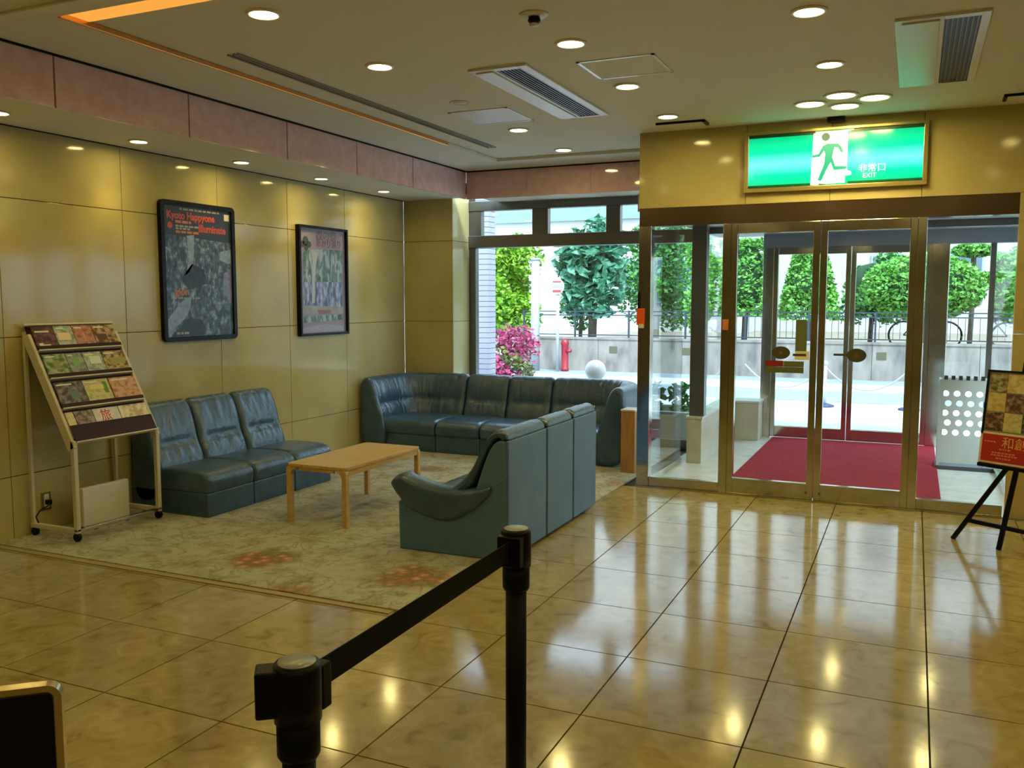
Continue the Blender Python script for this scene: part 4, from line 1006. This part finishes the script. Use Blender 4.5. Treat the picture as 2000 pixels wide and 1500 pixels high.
tree('clipped_tree', -3.22, 18.9, 'tall clipped block shaped tree with a flat face', TG, 1.95, (.46, .42, .78), 4200, .05, 'box', .06, .9, seed=6)
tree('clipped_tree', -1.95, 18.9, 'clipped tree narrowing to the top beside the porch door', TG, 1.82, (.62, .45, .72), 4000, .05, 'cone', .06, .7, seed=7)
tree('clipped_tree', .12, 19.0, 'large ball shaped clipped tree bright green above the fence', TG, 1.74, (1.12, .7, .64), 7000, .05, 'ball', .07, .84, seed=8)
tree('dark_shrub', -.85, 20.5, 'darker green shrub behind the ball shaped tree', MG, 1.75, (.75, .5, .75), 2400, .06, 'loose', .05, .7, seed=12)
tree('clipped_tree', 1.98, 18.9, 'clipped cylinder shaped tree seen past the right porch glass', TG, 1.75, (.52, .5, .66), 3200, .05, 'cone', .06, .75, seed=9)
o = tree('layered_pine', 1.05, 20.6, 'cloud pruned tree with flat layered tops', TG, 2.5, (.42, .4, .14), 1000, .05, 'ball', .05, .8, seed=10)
leaves('foliage', o, TG, (1.3, 20.6, 1.95), (.35, .35, .11), 700, .05, 'ball', 14)
o = tree('azalea_bush', -5.95, 13.0, 'pink flowering azalea bush outside the window', PKF, .48, (.62, .48, .50), 2300, .045, 'loose', .03, .0, z0=-.012, seed=11, cat='bush')
leaves('foliage', o, leafmat('azalea_leaves', (.05, .07, .02), (.12, .15, .04), (.24, .22, .08)), (-5.95, 13.1, .40), (.50, .34, .36), 500, .045, 'loose', 17)
# boundary wall and fence
RW = noisy('stained_render_wall', [(.28, (.12, .11, .105)), (.45, (.22, .19, .165)), (.62, (.29, .25, .215)), (.75, (.32, .285, .25))], 2.2, 7, rough=.9, stretch=(2.2, 1, .8))
bw = thing('boundary_wall', (-.5, 18.1, 0), 'low stained concrete boundary wall across the road', 'wall')
x = -7.9
while x < 6.5:
    bx('wall_panel', RW, x + .004, x + 1.796, 18.0, 18.2, -.02, .66, bw); bx('coping', RW, x + .002, x + 1.798, 17.98, 18.22, .66, .70, bw); x += 1.8
VB = mat('vent_block', (.10, .09, .05), .8)
for x in (-5.85, -4.3, -.62, 1.6): bx('vent_block', VB, x, x + .17, 17.99, 18.0, .38, .52, bw)
fe = thing('railing_fence', (-.5, 18.1, .7), 'dark metal railing fence on top of the boundary wall', 'fence')
FM = mat('blue_black_steel', (.035, .05, .075), .45, .3)
for z in (.74, 1.16, 1.24): bx('rail', FM, -7.9, 6.5, 18.09, 18.115, z, z + .022, fe)
x = -7.88; k = 0
while x < 6.5:
    bx('post', FM, x, x + .035, 18.085, 18.12, .70, 1.27, fe); x += 1.2
x = -3.0
while x < 3.2:
    bx('baluster', FM, x, x + .010, 18.095, 18.105, .76, 1.16, fe); x += .12
# building across the street
bb = thing('apartment_building', (-3, 27, TZ0), 'large white apartment building with dark windows behind the trees', 'building')
BWH = noisy('white_facade', [(.3, (.44, .43, .41)), (.7, (.52, .51, .49))], .8, 4, rough=.8)
bx('wall', BWH, -22, -4.4, 26, 34, 0, 9, bb); bx('wall', BWH, -4.4, 14, 28, 34, TZ0, 9, bb); bx('floor_band', mat('pale_green_band', (.20, .27, .25), .6), -22, -4.4, 25.9, 26, 3.9, 4.5, bb)
WG = mat('facade_window', (.10, .15, .20), .12)
for z in (1.2, 4.9):
    for x in (-20, -18, -16, -14.0, -12.4, -9.9, -8.2, -6.4):
        o = bx('window', mat('window_frame_grey', (.35, .38, .40), .4), x, x + 1.0, 25.93, 26, z + .4, z + 1.5, bb); bx('pane', WG, x + .06, x + .94, 25.91, 25.93, z + .46, z + 1.44, o)
    for x in (-3.3, -1.2, .8, 2.8, 5, 8):
        o = bx('window', mat('window_frame_grey', (.35, .38, .40), .4), x, x + .9, 27.93, 28, z + .2, z + 1.6, bb); bx('pane', WG, x + .06, x + .84, 27.91, 27.93, z + .26, z + 1.54, o)
# pole, road sign, hydrant-red marker
o = thing('utility_pole', (-7.38, 17.6, 0), 'white utility pole standing at the roadside', 'pole')
PW = mat('white_pole', (.36, .37, .37), .5)
MB().cyl((-7.38, 17.6, -.014), .095, 2.35, 20, r2=.085).build('shaft', PW, o); MB().cyl((-7.38, 17.6, 2.33), .10, .05, 20).build('cap', mat('pole_grey', (.35, .38, .42), .5), o)
o = thing('road_sign', (-6.85, 17.55, 0), 'round red and white road sign on a pale post', 'road sign')
MB().cyl((-6.85, 17.55, -.014), .035, 1.98, 14).build('post', PW, o)
sp = MB().cyl((-6.85, 17.50, 1.775), .165, .012, 32, axis='Y').build('sign_plate', mat('sign_white', (.34, .31, .30), .4), o)
SR = mat('sign_red', (.34, .03, .025), .4)
bx('red_band', SR, -6.94, -6.76, 17.495, 17.5, 1.655, 1.70, sp); bx('red_band', SR, -6.94, -6.76, 17.495, 17.5, 1.86, 1.885, sp); bx('grey_band', mat('sign_grey', (.45, .4, .4), .4), -7.0, -6.70, 17.495, 17.5, 1.77, 1.785, sp)
MB().cyl((-6.80, 17.56, 2.10), .04, .05, 12).build('finial', BLACK, o); MB().bar((-6.85, 17.56, 1.95), (-6.80, 17.56, 2.12), .02, .02).build('finial_arm', BLACK, o)
o = thing('fire_hydrant_post', (-6.74, 17.7, 0), 'small red hydrant post in front of the boundary wall', 'hydrant')
MB().lathe((-6.74, 17.7, -.014), [(0, 0), (.08, 0), (.09, .05), (.075, .07), (.075, .55), (.09, .58), (.07, .66), (0, .70)], 18).build('body', mat('hydrant_red', (.28, .012, .022), .4), o)
MB().cyl((-6.70, 17.66, .42), .035, .12, 12, axis='X').build('nozzle', mat('hydrant_red', (0, 0, 0)), o)
# globe lamp and planter under the window
o = thing('globe_lamp', (-3.42, 10.0, 0), 'white globe garden lamp just outside the window', 'lamp')
MB().sphere((-3.42, 10.0, .665), .125, 28).build('globe', mat('opal_globe', (.50, .50, .48), .35), o); MB().cyl((-3.42, 10.0, -.012), .035, .57, 16).build('stem', ALU, o); MB().cyl((-3.42, 10.0, .535), .055, .03, 16).build('collar', ALU, o)
o = thing('planter', (-3.2, 9.35, 0), 'low white planter curb along the outside of the window', 'planter')
for a in ((-4.45, -2.0, 9.1, 9.18), (-4.45, -2.0, 9.72, 9.80), (-4.45, -4.37, 9.18, 9.72), (-2.08, -2.0, 9.18, 9.72)): bx('curb', PALEF, *a, -.012, .33, o)
bx('soil', noisy('brown_earth', [], 1), -4.37, -2.08, 9.18, 9.72, -.012, .27, o)
for k, (x, y) in enumerate(((-2.85, 9.5), (-2.28, 9.45), (-3.5, 9.45), (-2.56, 9.45))):
    o = thing('leafy_plant', (x, y, .27), ['low leafy green plant at the planter edge by the wooden pedestal', 'low leafy green plant in the planter seen through the porch glass', 'low leafy green plant in the planter below the globe lamp', 'low leafy green plant between two others in the planter'][k], 'plant', 'plants in the window planter')
    MB().tube([(x, y, .265), (x, y, .42)], .008, 6).build('stem', BARK, o); leaves('foliage', o, MG, (x, y, .44), (.13, .12, .15), 200, .045, 'loose', 30 + k)
# tiled column outside
o = thing('tiled_column', (-4.92, 10.1, 0), 'pale lilac tiled column outside the window', 'column')
LT = mat('lilac_tile', (.30, .295, .35), .35); z = -.012
bx('core', mat('tile_joint', (.17, .165, .21), .8), -5.012, -4.828, 10.008, 10.192, -.012, 3.2, o)
while z < 3.15:
    bx('tile', LT, -5.02, -4.82, 10.0, 10.2, z, z + .058, o); z += .065
# parked van
vn = thing('parked_van', (-9.6, 21.3, -.012), 'white parked van with dark blue windows behind the bushes', 'van')
VW = mat('van_white', (.5, .5, .52), .3); VG = mat('van_blue_glass', (.03, .035, .22), .15)
MB().prism([(-10.9, .20), (-8.75, .20), (-8.7, .50), (-8.95, .60), (-9.15, .94), (-9.3, 1.08), (-10.85, 1.08), (-10.95, .85)], 1, 20.8, 22.2, bev=.03).build('body', VW, vn)
MB().prism([(-10.05, .62), (-9.72, .62), (-9.72, .92), (-10.05, .92)], 1, 20.785, 20.8).build('side_window', VG, vn)
MB().prism([(-9.66, .62), (-9.08, .62), (-9.26, .92), (-9.66, .92)], 1, 20.785, 20.8).build('side_window', VG, vn)
for x in (-10.45, -9.15): MB().cyl((x, 20.79, .168), .18, .15, 20, axis='Y').build('wheel', BLACK, vn)
# chain barrier outside the doors
for x, lab in ((-.02, 'white chain post with dark base outside, next to the umbrella stand side of the doors'), (-1.13, 'white chain post with dark base outside, behind the middle of the doors')):
    o = thing('chain_post', (x, 13.3, -.012), lab, 'chain post', 'white chain posts on the forecourt')
    MB().lathe((x, 13.3, -.012), [(0, 0), (.14, 0), (.14, .02), (.05, .05), (0, .05)], 20).build('base', mat('navy_base', (.03, .04, .09), .5), o)
    MB().cyl((x, 13.3, .02), .032, .56, 14).build('post', mat('pale_blue_post', (.55, .60, .70), .5), o); MB().sphere((x, 13.3, .60), .045, 14).build('knob', PW, o)
    pts = [(x - 1.11 * q, 13.3, .56 - .32 * (1 - (2 * q - 1) ** 2)) for q in [i / 14 for i in range(15)]]
    MB().tube(pts, .012, 6).build('chain', PW, o)
# bicycle by the fence
bk = thing('bicycle', (.1, 18.6, TZ0), 'bicycle parked behind the railing fence under the ball shaped tree', 'bicycle')
def ring(x, y, z, r, w_=.02):
    return MB().tube([(x + r * math.cos(2 * math.pi * i / 24), y, z + r * math.sin(2 * math.pi * i / 24)) for i in range(25)], w_, 6)
for x in (-.18, .55): ring(x, 18.5, .83, .26).build('wheel', BLACK, bk)
m = MB()
for a, b in (((-.18, .83), (.05, 1.12)), ((.05, 1.12), (.40, 1.08)), ((.55, .83), (.42, 1.2)), ((.12, .83), (.05, 1.12)), ((.12, .83), (.40, 1.05)), ((-.18, .83), (.12, .83))): m.tube([(a[0], 18.5, a[1]), (b[0], 18.5, b[1])], .014, 6)
m.build('frame', FM, bk)
MB().box(-.05, .13, 18.45, 18.55, 1.14, 1.18, .01).build('saddle', BLACK, bk); MB().tube([(.42, 18.3, 1.2), (.42, 18.7, 1.2)], .012, 6).build('handlebar', BLACK, bk)
